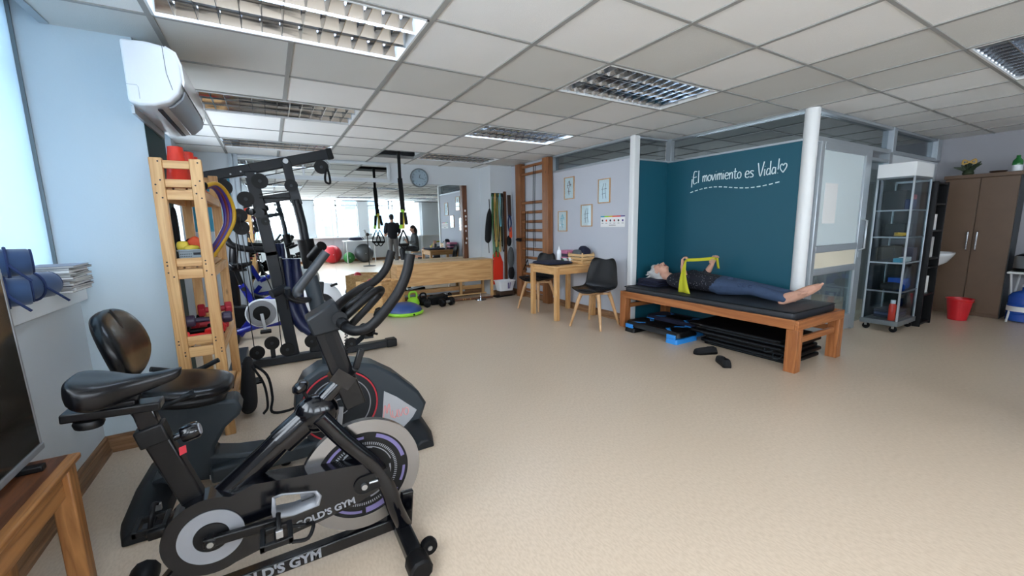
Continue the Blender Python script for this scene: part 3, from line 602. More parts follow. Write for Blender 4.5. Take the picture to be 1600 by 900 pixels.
def recumbent():
    Y = 2.43; h = .085; N = Y-h
    t = thing('recumbent_bike', 'grey recumbent exercise bike with padded seat behind the black spin bike', 'exercise bike', (0, Y, 0))
    G = lambda x, y: px_xz(x, y, N)
    def plate(name, pts, m, hw, par=t, y0=None, bev=.012, z=0): return B(name, MB().prism([G(*p) for p in pts], (0, Y, 0), (1,0,0), (0,0,1), -hw, hw, w=(0,1,0)), m, par, bevel=bev)
    sh = plate('drive_housing', ((461,648),(463,618),(476,592),(500,575),(540,566),(585,570),(620,586),(655,612),(667,630),(660,652),(640,680),(622,702),(590,712),(540,714),(495,700),(472,678)), 'charcoal', h, bev=.02)
    cx, cz = G(532, 634); rad = .205; u = (1,0,0); v = (0,0,1); o = Vector((cx, N-.001, cz))
    B('cover_disc', MB().lathe([(rad, 0), (rad-.004, .006), (.06, .010), (.03, .010)], o, (0,-1,0), 56), 'charcoal_dark', sh)
    B('red_ring', ring_mb(MB(), o+Vector((0,-.004,0)), u, v, rad-.012, rad-.004, 0, .0045, 64, -.9, 4.6), 'red_vinyl', sh)
    B('white_ring', ring_mb(ring_mb(MB(), o+Vector((0,-.007,0)), u, v, rad-.048, rad-.043, 0, .003, 48, -.7, 1.5), o+Vector((0,-.007,0)), u, v, rad-.048, rad-.043, 0, .003, 24, 1.9, 2.9), 'silver', sh)
    B('hub_ring', ring_mb(MB(), o+Vector((0,-.010,0)), u, v, .042, .047, 0, .002, 32), 'silver', sh)
    sp = MB().prism([G(*p) for p in ((600,611),(620,620),(651,640),(645,651),(627,672),(600,681),(588,684),(597,660))], (0, N-.0015, 0), (1,0,0), (0,0,1), 0, .004, w=(0,1,0)); pn = B('silver_panel', sp, 'silver_light', sh, smooth=False)
    a = AY(599, 656, N-.003); b = AY(640, 645, N-.003); d = (b-a); L = d.length; d.normalize()
    B('brand_lettering', handwrite(['M','u','v','o'], a+Vector((0,0,-.005)), d, Vector((-d.z, 0, d.x)), L/1.7, .0026), 'logo_pink', pn)
    B('tension_block', MB().box((cx-.15, Y-.05, cz+.15), (cx-.05, Y+.05, cz+.19), Matrix.Rotation(-.6, 3, 'Y')), 'charcoal', sh, bevel=.008)
    m0 = AY(520, 566, Y); m1 = AY(484, 432, Y)
    B('mast', MB().tube([m0+Vector((.01,0,-.04)), m0, m0+(m1-m0)*.12, m1], [.085, .06, .042, .038], 14, sx=.8), 'charcoal', t)
    hb = AY(485, 468, Y)
    B('handlebar', MB().tube(smooth_path([hb, AY(470,468,Y-.12), AY(452,460,Y-.2), AY(449,450,Y-.22)], 5), .014, 10), 'gym_grey', t)
    B('grip', MB().tube(smooth_path([AY(467,462,Y-.21), AY(464,455,Y-.21), AY(475,440,Y-.21), AY(510,394,Y-.21)], 4), .022, 12), 'grip_grey', t)
    B('coiled_cord', MB().tube([AY(541+3*math.cos(q*1.5), 510+q*1.15, Y+3e-3*math.sin(q*1.5)) for q in range(48)], .003, 6), 'black_rubber', t)
    # frame beam and seat tower
    B('frame_beam', MB().bar(AY(330,740,N), AY(545,688,N)+Vector((0,.05,0)), .09, .075), 'charcoal', t, bevel=.012)
    tw = plate('seat_tower', ((192,641),(215,634),(300,630),(370,626),(378,640),(374,650),(352,670),(336,700),(334,713),(372,712),(412,706),(440,716),(436,730),(330,752),(262,762),(245,742),(240,700),(232,668),(205,656)), 'charcoal', .075, bev=.016)
    B('label_strip', MB().prism([G(*p) for p in ((327,744),(378,733),(379,741),(328,752))], (0, Y-.0765, 0), (1,0,0), (0,0,1), 0, .001, w=(0,1,0)), 'paper_grey', tw, smooth=False)
    B('seat_rail', MB().prism([G(*p) for p in ((215,640),(345,622),(345,636),(330,642),(240,652))], (0, Y, 0), (1,0,0), (0,0,1), -.05, .05, w=(0,1,0)), 'black_plastic', t, bevel=.004)
    sb = B('seat_bracket', MB().prism([G(*p) for p in ((285,622),(342,612),(338,636),(288,645))], (0, Y-.052, 0), (1,0,0), (0,0,1), -.01, .01, w=(0,1,0)), 'charcoal_dark', t, bevel=.003)
    p = AY(308, 640, N); B('bracket_bolt', MB().cyl((p.x, Y-.06, p.z), (p.x, Y-.068, p.z), .009, n=10), 'steel', sb)
    # seat cushion: rounded slab, waisted
    a = AY(222, 606, Y); b = AY(366, 592, Y); rings = []
    for k in range(13):
        s = k/12; c = a.lerp(b, s); w = .20*(.55+.45*math.sin(PI*min(1, .18+s*.75)))*(1 if s < .9 else .82) ; th = .042*(.5+.5*math.sin(PI*(.12+.76*s))); up = .03*(1-s)**3
        if k == 0 or k == 12: w *= .86; th *= .45
        rings.append([c+Vector((0, w*math.copysign(abs(math.cos(q))**.6, math.cos(q)), up+th*math.copysign(abs(math.sin(q))**.7, math.sin(q))-.012)) for q in [2*PI*j/20 for j in range(20)]])
    st = B('seat_cushion', MB().loft(rings), 'black_leather', t, sub=1, ang=80)
    B('seat_pan', MB().loft([[p_*1. + Vector((0,0,-.03)) for p_ in [c0 for c0 in r]] for r in rings[1:-1]]), 'black_plastic', st, sub=1, ang=80)
    # backrest: rounded shield leaning back
    b0 = AY(214, 588, Y); b1 = AY(158, 485, Y); ax = (b1-b0); H = ax.length; ax.normalize(); nrm = Vector((0,1,0)).cross(ax); nrm = -nrm if nrm.x < 0 else nrm
    rings = []
    for lay, (off, sc) in enumerate(((-.034, .82), (-.03, .97), (0, 1.), (.022, .97), (.032, .84))):
        ring = []
        for k in range(28):
            q = 2*PI*k/28; cy_, sy_ = math.cos(q), math.sin(q); zz = .5+.5*math.copysign(abs(sy_)**.8, sy_)
            wd = .245*(1-.14*zz**2)*math.copysign(abs(cy_)**.8, cy_)
            ring.append(b0+ax*(H*(.5+(zz-.5)*sc))+Vector((0, wd*sc, 0))+nrm*(off+.03*(abs(cy_)**2)*(1-.2*zz)))
        rings.append(ring)
    bk = B('backrest', MB().loft(rings), 'black_leather', t, sub=1, ang=80)
    B('backrest_recess', MB().ell(b0+ax*(H*.62)+nrm*.027, (.012, .03, .12), R=(Vector((1,0,0)).rotation_difference(nrm)).to_matrix()), 'black_plastic', bk)
    B('backrest_bracket', MB().bar(b0+ax*.05-nrm*.04, AY(222, 625, Y), .05, .02, (1,0,0)), 'black_metal', t, bevel=.004)
    B('side_handle', MB().tube(smooth_path([AY(235,640,N-.06), AY(255,634,N-.10), AY(300,615,N-.10)], 5), .013, 10).cyl(AY(299,615.5,N-.10), AY(303,613.5,N-.10), .017, n=12), 'charcoal_dark', t)
    B('side_handle', MB().tube(smooth_path([AY(235,577,Y+.2), AY(300,580,Y+.28), AY(342,562,Y+.28)], 5), .013, 10), 'charcoal_dark', t)
    # stabilisers
    for x, w in ((-.58, .36), (.655, .30)):
        mb = MB(); prof = [(-.085, 0), (.085, 0), (.075, .05), (.03, .085), (-.03, .085), (-.075, .05)]
        mb.loft([[Vector((x+a*s_, Y+yy, b_*s_)) for a, b_ in prof] for yy, s_ in ((-w, .62), (-w+.1, .95), (0, 1.05), (w-.1, .95), (w, .62))])
        B('stabiliser', mb, 'charcoal_dark', t, bevel=.008)
    B('front_link', MB().bar((.5, Y, .09), (.655, Y, .07), .1, .07), 'charcoal', t, bevel=.01)
    B('rear_link', MB().bar((-.30, Y, .12), (-.58, Y, .06), .12, .08), 'charcoal', t, bevel=.01)
    q = AZ(447, 722); B('levelling_foot', MB().cyl((q.x, Y-.03, 0), (q.x, Y-.03, .02), .024, n=12).cyl((q.x, Y-.03, .02), (q.x, Y-.03, .10), .008, n=8), 'black_rubber', t)
    pc = Vector((cx, Y-.1, cz)); cr = B('crank_arm', MB().bar(pc, pc+Vector((-.03,-.03,-.16)), .02, .028, (1,0,0)), 'steel', t, bevel=.003)
    B('pedal', MB().box(pc+Vector((-.08,-.13,-.18)), pc+Vector((.02,-.035,-.155))), 'black_plastic', t, bevel=.006)
    pc2 = Vector((cx, Y+.1, cz)); B('crank_arm', MB().bar(pc2, pc2+Vector((.03,.03,.16)), .02, .028, (1,0,0)), 'steel', t, bevel=.003); B('pedal', MB().box(pc2+Vector((-.02,.035,.15)), pc2+Vector((.08,.13,.175))), 'black_plastic', t, bevel=.006)
recumbent()
# ================================================================ MULTI-GYM
def pulley(o, r, par, ax=(0,1,0), th=.024):
    p = B('pulley', MB().lathe([(r*.3, -th/2), (r, -th/2), (r*.9, -th*.2), (r*.86, 0), (r*.9, th*.2), (r, th/2), (r*.3, th/2)], o, ax, 22), 'black_plastic', par)
    B('pulley_hub', MB().lathe([(r*.22, -th*.7), (r*.22, th*.7)], o, ax, 10), 'charcoal', p); return p
def multigym():
    Y = 4.35; t = thing('multi_gym', 'dark grey multi-gym with pulleys and overhead arm behind the pine storage rack', 'gym machine', (.2, Y, 0))
    P = lambda x, y, d=0.: AY(x, y, Y+d)
    B('top_beam', MB().bar(P(318, 277), P(398, 263), .06, .085).bar(P(390, 264.5), P(516, 240.5), .065, .09), 'gym_grey', t, bevel=.008)
    B('beam_end_cap', MB().bar(P(510, 241.5), P(519, 240), .075, .10), 'black_plastic', t, bevel=.008)
    for x, y in ((360,272),(376,268),(384,276.5),(399,271)): B('beam_bolt', MB().cyl(P(x, y, -.03), P(x, y, -.038), .007, n=8), 'steel', t)
    B('main_upright', MB().bar(P(391, 268), P(425, 400), .07, .10, (1,0,0)).bar(P(423, 392), P(460, 556), .07, .10, (1,0,0)), 'gym_grey', t, bevel=.008)
    pv = P(446, 252, -.05)
    arm = B('press_arm', MB().bar(P(446, 250, -.03), P(458, 298, -.03), .05, .075, (1,0,0)).bar(P(456, 290, -.03), P(465, 320, -.03), .06, .085, (1,0,0)).tube([P(462, 312, -.03), P(472, 350, -.03), P(483, 412, -.03)], .04, 14), 'gym_grey', t, bevel=.006)
    B('arm_pivot', MB().cyl(pv, pv+Vector((0,-.02,0)), .022, n=14), 'steel', arm)
    B('foam_pad', MB().cyl(P(477, 374, -.03), P(487, 418, -.03), .07, n=18), 'black_rubber', arm)
    B('pad_roller', MB().cyl(P(487, 402, -.1), P(503, 384, -.28), .045, n=14), 'black_rubber', arm)
    B('cross_arm', MB().bar(P(402, 314), P(455, 306), .05, .07), 'gym_grey', t, bevel=.006)
    B('adjuster', MB().cyl(P(392, 331, -.09), P(414, 331, -.02), .03, n=14).cyl(P(404, 333, -.05), P(404, 333, -.1), .045, n=16), 'black_metal', t)
    for x, y, r in ((406,283,.065),(384,311,.065),(374,337,.06),(377,356,.062),(349,293,.066),(455,290,.055),(415,346,.035),(502,261,.062)): pulley(P(x, y, -.06), r, t)
    B('pulley_plate', MB().bar(P(374, 334, -.09), P(377, 358, -.09), .03, .006, (1,0,0)), 'black_metal', t)
    B('pulley_bracket', MB().bar(P(349, 280, -.03), P(349, 296, -.03), .05, .05, (1,0,0)).bar(P(394, 284, -.03), P(406, 284, -.03), .03, .04), 'black_metal', t)
    for pts in (((412,275),(500,258)), ((412,290),(452,282)), ((405,304),(450,298)), ((405,309),(455,309)), ((370,360),(398,548)), ((378,364),(396,470)), ((384,358),(432,470),(440,540)), ((367,340),(372,420))):
        B('cable', MB().tube([P(x, y, -.05) for x, y in pts], .004, 6), 'black_rubber', t)
    h = P(512, 256, -.06)
    B('chain_hook', MB().tube(smooth_path([P(508, 250, -.06), P(514, 256, -.06), P(516, 264, -.06)], 4), .006, 6), 'steel', t)
    B('strap_handle', MB().tube(smooth_path([P(510,262,-.06), P(508,275,-.06), P(509,284,-.06), P(514,287,-.06), P(516,284,-.06), P(514,272,-.06), P(511,262,-.06)], 4), .010, 8, sx=1.6), 'black_cloth', t)
    # blue padding: backrest with two rolls and a curved seat
    for k, (x0, x1) in enumerate(((445, 459), (459, 473))):
        B('back_pad', MB().tube(smooth_path([P(x0+2, 404, .05), P(x0+5, 440, .05), P(x0+9, 475, .05), P(x0+24, 505, .02), P(x0+42, 520, -.02)], 5), [.045]*3+[.052]*15+[.045]*3, 14, sx=1.3), 'blue_pad', t)
    B('pad_board', MB().bar(P(438, 402, .07), P(450, 480, .07), .26, .02, (1,0,0)), 'black_plastic', t, bevel=.006)
    B('lower_arm', MB().tube(smooth_path([P(446,452,-.1), P(450,464,-.12), P(466,471,-.13), P(486,468,-.13)], 5), .022, 10).cyl(P(424, 460, -.16), P(446, 450, -.10), .038, n=14), 'gym_grey', t)
    # base
    B('base_beam', MB().bar((-.33, 4.33, .04), (1.0, 4.33, .04), .09, .07), 'gym_grey', t, bevel=.008)
    B('base_cap', MB().box((.96, 4.275, 0), (1.07, 4.385, .085)), 'black_plastic', t, bevel=.012)
    B('base_plate', MB().box((-.42, 4.0, 0), (-.30, 4.95, .06)), 'gym_grey', t, bevel=.008)
    B('low_post', MB().bar((.28, 4.33, .07), P(497, 440, .02), .07, .10, (1,0,0)), 'charcoal_dark', t, bevel=.008)
    for x, y in ((402,551),(425,536),(449,546),(487,533),(549,537)): 
        p = P(x, y, -.05); p.z = max(p.z, .09); pulley(p, .062, t); B('pulley_fork', MB().box((p.x-.02, p.y+.02, .05), (p.x+.02, p.y+.03, p.z)), 'gym_grey', t, smooth=False)
    B('foot_roller', MB().cyl(P(566, 512, -.10), P(580, 519, -.22), .05, n=16).cyl(P(582, 520, -.22), P(590, 522, -.22), .012, n=8), 'black_rubber', t)
    B('foot_bracket', MB().box(P(570, 530, -.14), P(582, 516, -.10)).bar((.62, 4.33, .06), P(572, 522, -.1), .04, .05), 'gym_grey', t, bevel=.004)
    B('cable', MB().tube([P(552, 530, -.05), P(572, 526, -.1)], .004, 6), 'black_rubber', t)
multigym()
# ================================================================ BLUE SPIN BIKE + BLACK BIKE BEHIND IT
def blue_bike():
    Y = 5.55; t = thing('spin_bike', 'blue and white spin bike with black saddle behind the multi-gym', 'exercise bike', (0, Y, 0))
    P = lambda x, y, d=0.: AY(x, y, Y+d)
    saddle('saddle', 'black_leather', t, P(357, 411), P(394, 408), .11, .03, .09)
    B('seat_post', MB().tube([P(368, 420), P(379, 448)], .026, 12).bar(P(358, 424), P(386, 421), .05, .03), 'black_metal', t)
    B('seat_tube', MB().bar(P(377, 444), P(399, 478), .05, .07, (1,0,0)), 'blue_paint', t, bevel=.008)
    B('post_knob', MB().cyl(P(381, 452, -.03), P(381, 452, -.1), .025, n=12), 'black_plastic', t)
    c = P(409, 488)
    B('belt_guard', MB().prism([(a, b) for a, b in circ2(c.x, c.z, .165, 18, PI/2, 3*PI/2)]+[(c.x+.55, c.z-.02), (c.x+.55, c.z+.10)], (0, Y-.07, 0), (1,0,0), (0,0,1), 0, .05, w=(0,1,0)), 'white_plastic', t, bevel=.006)
    B('guard_ring', ring_mb(MB(), (c.x, Y-.072, c.z), (1,0,0), (0,0,1), .09, .15, 0, .006, 40), 'silver', t)
    B('hub_cover', MB().lathe([(.088, 0), (.085, .008), (.02, .012)], (c.x, Y-.072, c.z), (0,-1,0), 28), 'black_plastic', t)
    B('crank_arm', MB().bar((c.x, Y-.10, c.z), (c.x+.02, Y-.12, c.z-.19), .025, .035, (1,0,0)), 'steel', t, bevel=.004)
    B('pedal', MB().box((c.x-.03, Y-.24, c.z-.21), (c.x+.08, Y-.13, c.z-.18)), 'black_plastic', t, bevel=.008)
    B('frame_tube', MB().tube([P(399, 478), P(425, 466), P(455, 445)], .04, 12).bar(P(400, 490), P(374, 524), .06, .07, (1,0,0)), 'blue_paint', t)
    B('base_beam', MB().tube(smooth_path([Vector((-.42, Y-.02, .10)), Vector((-.2, Y-.02, .15)), Vector((.1, Y-.02, .15)), Vector((.55, Y-.02, .08))], 5), .035, 10), 'blue_paint', t)
    w = P(503, 470)
    B('flywheel_cover', MB().lathe([(.05, -.06), (.2, -.05), (.235, -.02), (.235, .02), (.2, .05), (.05, .06)], (w.x, Y, w.z), (0,1,0), 36), 'white_plastic', t)
    B('cover_disc', MB().lathe([(.13, 0), (.125, .01), (.02, .014)], (w.x, Y-.058, w.z-.03), (0,-1,0), 30), 'black_plastic', t)
    B('cover_logo', ring_mb(MB(), (w.x, Y-.073, w.z-.03), (1,0,0), (0,0,1), .035, .05, 0, .003, 20, .8, 5.5), 'silver', t)
    B('fork', MB().tube([P(455, 445), P(478, 432), P(498, 470)], .035, 12), 'blue_paint', t)
    B('brake_lever', MB().bar(P(516, 447, -.03), P(527, 443, -.03), .03, .03), 'black_plastic', t, bevel=.004)
    B('handlebar_post', MB().tube([P(470, 440), P(462, 400)], .028, 12), 'black_metal', t)
    B('handlebar', MB().tube(smooth_path([P(462,398,-.22), P(480,392,-.22), P(470,400,-.05), P(470,400,.05), P(480,392,.22), P(462,398,.22)], 4), .018, 10), 'black_rubber', t)
    for x in (-.44, .58): B('stabiliser', MB().bar((x, Y-.26, .045), (x, Y+.26, .045), .07, .06), 'black_metal', t, bevel=.01)
blue_bike()
def black_bike():
    Y = 6.25; t = thing('exercise_bike', 'black upright exercise bike against the mirror, mostly hidden by blue bike', 'exercise bike', (-.25, Y, 0))
    P = lambda x, y, d=0.: AY(x, y, Y+d)
    B('handlebar', MB().tube(smooth_path([P(352, 372, -.1), P(362, 383, -.12), P(385, 389, -.12), P(416, 390, -.12)], 5), .04, 12).tube(smooth_path([P(362, 383, .1), P(385, 389, .12), P(416, 390, .12)], 5), .035, 12), 'black_rubber', t)
    B('handlebar_post', MB().tube([P(366, 384), P(364, 420), P(372, 500)], .05, 12), 'black_metal', t)
    B('body', MB().prism([px_xz(*q, Y-.1) for q in ((362,478),(385,480),(420,492),(470,500),(480,512),(400,516),(365,512))], (0, Y-.1, 0), (1,0,0), (0,0,1), 0, .2, w=(0,1,0)), 'black_plastic', t, bevel=.02)
    B('base_beam', MB().bar((-.6, Y, .05), (.45, Y, .05), .1, .07), 'black_metal', t, bevel=.01)
    for x in (-.6, .45): B('stabiliser', MB().bar((x, Y-.25, .045), (x, Y+.25, .045), .07, .06), 'black_metal', t, bevel=.01)
black_bike()
# ================================================================ PINE RACK
def rack():
    t = thing('storage_rack', 'tall pine storage rack of open shelves beside the pale blue pillar', 'rack', (-.415, 3.38, 0))
    x0, x1, y0, y1, H = -.528, -.298, 2.945, 3.82, 1.66; w, d = .056, .044
    for x in (x0, x1-w):
        for y in (y0, y1-d):
            l = B('leg', MB().box((x, y, 0), (x+w, y+d, H)), 'pine_z', t, bevel=.004)
            if y == y0:
                for z in (1.64, 1.54, 1.515, 1.445, 1.47, 1.09, 1.07, 1.03, 1.005, .63, .61, .56, .54):
                    B('screw_head', MB().cyl((x+w*(.3 if int(z*100) % 2 else .7), y, z), (x+w*(.3 if int(z*100) % 2 else .7), y-.0015, z), .0045, n=8), 'ink', l)
    for z0, z1 in ((1.605,1.648),(1.503,1.547),(1.435,1.489),(1.06,1.108),(.99,1.045),(.60,.648),(.525,.584),(.10,.155)):
        B('front_rail', MB().box((x0+w, y0+.006, z0), (x1-w, y0+.03, z1)), 'pine_x', t, bevel=.003)
        B('back_rail', MB().box((x0+w, y1-.03, z0), (x1-w, y1-.006, z1)), 'pine_x', t, bevel=.003)
    for z0, z1 in ((1.435,1.489),(.99,1.045),(.525,.584),(.10,.155)):
        for x in (x0+.004, x1-.026): B('side_rail', MB().box((x, y0+d, z0), (x+.022, y1-d, z1)), 'pine_y', t, bevel=.003)
        for k in range(3): B('shelf_slat', MB().box((x0+.028+k*.06, y0+d, z1), (x0+.028+k*.06+.052, y1-d, z1+.014)), 'pine_y', t, bevel=.002)
rack()
# cones on the top shelf
def cone(x, y, label, z=1.504):
    t = thing('training_cone', label, 'cone', (x, y, z), group='red cones on top of the rack')
    B('cone_body', MB().lathe([(.068, .008), (.06, .03), (.038, .20), (.036, .235), (.028, .238), (.028, .2), (.055, .01)], (0,0,0), (0,0,1), 28), 'red_orange', t, local=True)
    B('cone_base', MB().box((-.072, -.072, 0), (.072, .072, .010)), 'red', t, bevel=.004, local=True)
cone(-.425, 3.08, 'red plastic training cone at the front of the rack top'); cone(-.40, 3.26, 'red plastic training cone behind another cone on rack top'); cone(-.40, 3.44, 'red plastic training cone farthest back on the rack top')
# bent tubes on the rack side
for k, (m, dx, nm) in enumerate((('hoop_maroon', -9, 'maroon flexible exercise tube bent out of the rack side, innermost'), ('hoop_purple', -5, 'purple flexible exercise tube bent out of the rack side'), ('hoop_yellow', 0, 'yellow flexible exercise tube bent out of the rack side, outermost'), ('purple', -13, 'dark blue flexible exercise tube inside the rack side bundle'))):
    t = thing('exercise_tube', nm, 'exercise tube', AY(325, 408, 3.45), group='bent exercise tubes on the rack')
    q = [AY(x+dx*(.3+.7*min(1, i/3)), y-dx*.35, yy) for i, (x, y, yy) in enumerate(((322,290,3.2),(338,287,3.3),(353,300,3.4),(364,324,3.45),(365,345,3.45),(357,364,3.45),(346,382,3.45),(330,404,3.45)))]
    B('tube', MB().tube(smooth_path(q, 5), .0135, 10), m, t); B('handle', MB().cyl(q[0]+Vector((-.05, -.03, -.005)), q[0], .02, n=12), 'black_rubber', t)
# middle shelf: perforated basket with weights
def basket():
    t = thing('plastic_basket', 'grey perforated plastic basket on the middle rack shelf', 'basket', (-.41, 3.1, 1.06))
    x0, x1, y0, y1, z0, z1 = -.465, -.345, 2.995, 3.34, 1.06, 1.15
    B('basket_walls', MB().box((x0, y0, z0), (x1, y0+.004, z1)).box((x0, y1-.004, z0), (x1, y1, z1)).box((x0, y0, z0), (x0+.004, y1, z1)).box((x1-.004, y0, z0), (x1, y1, z1)).box((x0, y0, z0), (x1, y1, z0+.004)), 'alu_dark', t, smooth=False)
    B('basket_rim', MB().tube([(x0,y0,z1),(x1,y0,z1),(x1,y1,z1),(x0,y1,z1)], .006, 8, closed=True), 'alu_dark', t)
    hm = MB()
    for k in range(7):
        for r in range(4): hm.cyl((x0+.012+k*.008, y0-.0005, z0+.03+r*.013), (x0+.012+k*.008, y0+.001, z0+.03+r*.013), .0028, n=6)
    B('basket_holes', hm, 'ink', t); B('hand_slot', MB().bar((x0+.07, y0-.0008, z1-.02), (x1-.012, y0-.0008, z1-.02), .001, .014, (0,0,1)), 'ink', t)
basket()
def bag(name, label, cat, c, s, m, group=None, R=None):
    mb = MB(); c = Vector(c)
    rings = []
    for k in range(9):
        a = PI*k/8; rr = max(.08, math.sin(a)**.45); zz = -math.cos(a)
        rings.append([c+((R or Matrix.Identity(3)) @ Vector((s[0]*rr*math.copysign(abs(math.cos(q))**.6, math.cos(q)), s[1]*rr*math.copysign(abs(math.sin(q))**.6, math.sin(q)), s[2]*zz))) for q in [2*PI*j/16 for j in range(16)]])
    o = B(name, mb.loft(rings), m, sub=1, ang=80); tag(o, label, cat, group); return o
bag('ankle_weight', 'yellow ankle weight lying in the grey basket', 'weight', (-.445, 3.04, 1.175), (.03, .028, .03), 'yellow')
bag('ankle_weight', 'pale yellow roll lying at the front of the grey basket', 'weight', (-.405, 3.03, 1.16), (.04, .02, .02), 'yellow', R=Matrix.Rotation(.25, 3, 'Z'))
bag('ankle_weight', 'orange weighted pouch leaning in the grey basket', 'weight', (-.385, 3.09, 1.185), (.035, .03, .045), 'orange', R=Matrix.Rotation(-.7, 3, 'Y'))
bag('cloth_bundle', 'black cloth bundle at the back of the grey basket', 'cloth', (-.42, 3.24, 1.15), (.045, .06, .07), 'black_cloth')
bag('net_bag', 'black net bag hanging inside the upper rack bay', 'bag', (-.49, 3.2, 1.27), (.015, .04, .14), 'black_cloth')
bag('cloth_bundle', 'dark green folded cloth on the middle rack shelf at back', 'cloth', (-.42, 3.55, 1.13), (.07, .12, .07), 'black_plastic')
# lower shelf: dumbbells
def dumbbell(c, ang, L, r, m, label, tilt=0, hexa=True):
    t = thing('dumbbell', label, 'dumbbell', c, ang, group='dumbbells on the lower rack shelf')
    n = 6 if hexa else 16
    B('handle', MB().cyl((-L*.3, 0, r), (L*.3, 0, r), r*.42, n=12), m, t, local=True)
    for s in (-1, 1): B('head', MB().lathe([(r*.8, -L*.1), (r, -L*.07), (r, L*.07), (r*.8, L*.1)], (s*L*.36, 0, r), (1,0,0), n), m, t, bevel=.003, local=True)
dumbbell((-.42, 3.03, .602), .25, .19, .034, 'red', 'small bright red dumbbell at the front left of the lower rack shelf')
dumbbell((-.35, 3.12, .602), 1.35, .2, .038, 'red', 'bright red dumbbell sticking out of the lower rack shelf side')
dumbbell((-.44, 3.16, .60), .1, .17, .04, 'black_rubber', 'black dumbbell at left of the lower rack shelf')
dumbbell((-.38, 3.14, .675), .15, .26, .036, 'purple_dark', 'dark purple dumbbell lying on top of the others', hexa=False)
dumbbell((-.40, 3.32, .60), .2, .22, .05, 'red_vinyl', 'large dark red dumbbell at the back of the lower rack shelf')
dumbbell((-.36, 3.30, .70), .1, .2, .045, 'red_vinyl', 'dark red dumbbell resting on the large one')
dumbbell((-.40, 3.5, .60), .0, .2, .045, 'black_rubber', 'black dumbbell at the back of the lower rack shelf')
dumbbell((-.41, 3.06, .17), .1, .18, .05, 'black_rubber', 'black hex dumbbell on the bottom rack shelf, front'); dumbbell((-.41, 3.22, .17), .1, .18, .05, 'black_rubber', 'black hex dumbbell on the bottom rack shelf, middle'); dumbbell((-.41, 3.38, .17), .1, .18, .05, 'black_rubber', 'black hex dumbbell on the bottom rack shelf, rear')
# backpack on the floor against the rack
t = thing('backpack', 'black backpack with loose straps on the floor beside the rack', 'backpack', (-.22, 3.2, 0))
rings = []
for k in range(8):
    s = k/7; c = Vector((-.235+.02*s, 3.22+.1*s, .02+.36*s)); w = .10*(1-.35*s**3); d = .055*(1-.5*s**2)
    if k == 0: w *= .8; d *= .8
    rings.append([c+Vector((d*math.cos(q), w*math.sin(q)*1.2, 0)) for q in [2*PI*j/14 for j in range(14)]])
B('bag_body', MB().loft(rings), 'black_cloth', t, sub=1, ang=80)
B('shoulder_strap', MB().tube(smooth_path([(-.19,3.22,.34),(-.13,3.15,.22),(-.12,3.10,.08),(-.15,3.1,.03)], 5), .012, 8, sx=.4), 'black_cloth', t); B('shoulder_strap', MB().tube(smooth_path([(-.2,3.3,.34),(-.11,3.27,.24),(-.09,3.2,.1),(-.10,3.13,.02),(.0,3.12,.008),(.10,3.2,.006)], 5), .010, 8, sx=.4), 'black_cloth', t)
t = tag(B('puzzle_mat', (lambda mb: (mb.box((-.52, 3.84, 0), (-.19, 3.99, .014)), [mb.box((-.19, 3.845+k*.05, 0), (-.17, 3.87+k*.05, .014)) for k in range(3)], mb)[-1])(MB()), 'black_rubber', smooth=False), 'black interlocking foam mat edge under the multi-gym end', 'mat')
# ================================================================ AIR CONDITIONER
def aircon():
    y0, y1, xw = 2.80, 3.62, -.547
    t = thing('air_conditioner', 'white split air conditioner mounted high on the pillar side', 'air conditioner', (xw, (y0+y1)/2, 1.9))
    prof = [(0,1.905),(0,2.195),(.10,2.20),(.165,2.19),(.205,2.165),(.222,2.11),(.225,2.03),(.205,1.965),(.165,1.92),(.10,1.895),(.04,1.89)]
    B('casing', MB().prism([(xw+.003+a, b) for a, b in prof], (0, y0, 0), (1,0,0), (0,0,1), 0, y1-y0, w=(0,1,0)), 'white_plastic', t, bevel=.012, seg=3)
    B('front_panel', MB().prism([(xw+.006+a, b) for a, b in [(.17,2.194),(.21,2.17),(.228,2.11),(.231,2.03),(.226,2.0),(.216,2.03),(.214,2.1),(.2,2.15),(.165,2.185)]], (0, y0+.012, 0), (1,0,0), (0,0,1), 0, y1-y0-.024, w=(0,1,0)), 'white_gloss', t, ang=30)
    B('outlet_flap', MB().prism([(xw+a, b) for a, b in [(.226,1.99),(.212,1.955),(.17,1.912),(.15,1.903),(.155,1.90),(.175,1.906),(.218,1.95),(.231,1.988)]], (0, y0+.05, 0), (1,0,0), (0,0,1), 0, y1-y0-.1, w=(0,1,0)), 'silver', t, ang=30)
    B('outlet_slot', MB().box((xw+.105, y0+.06, 1.886), (xw+.125, y1-.08, 1.892)), 'ink', t, smooth=False)
    B('panel_seam', MB().tube([(xw+.165, y0-.0005, 2.19), (xw+.168, y0-.0005, 2.06), (xw+.185, y0-.0005, 1.98)], .0015, 6), 'alu_dark', t)
    B('pipe_cover', MB().tube([(xw+.006, y0-.0005, 1.985), (xw+.045, y0-.0005, 1.985), (xw+.05, y0-.0005, 1.975), (xw+.05, y0-.0005, 1.92)], .0012, 6).box((xw, y0+.06, 1.86), (xw+.012, y1-.06, 1.9)), 'alu', t)
aircon()
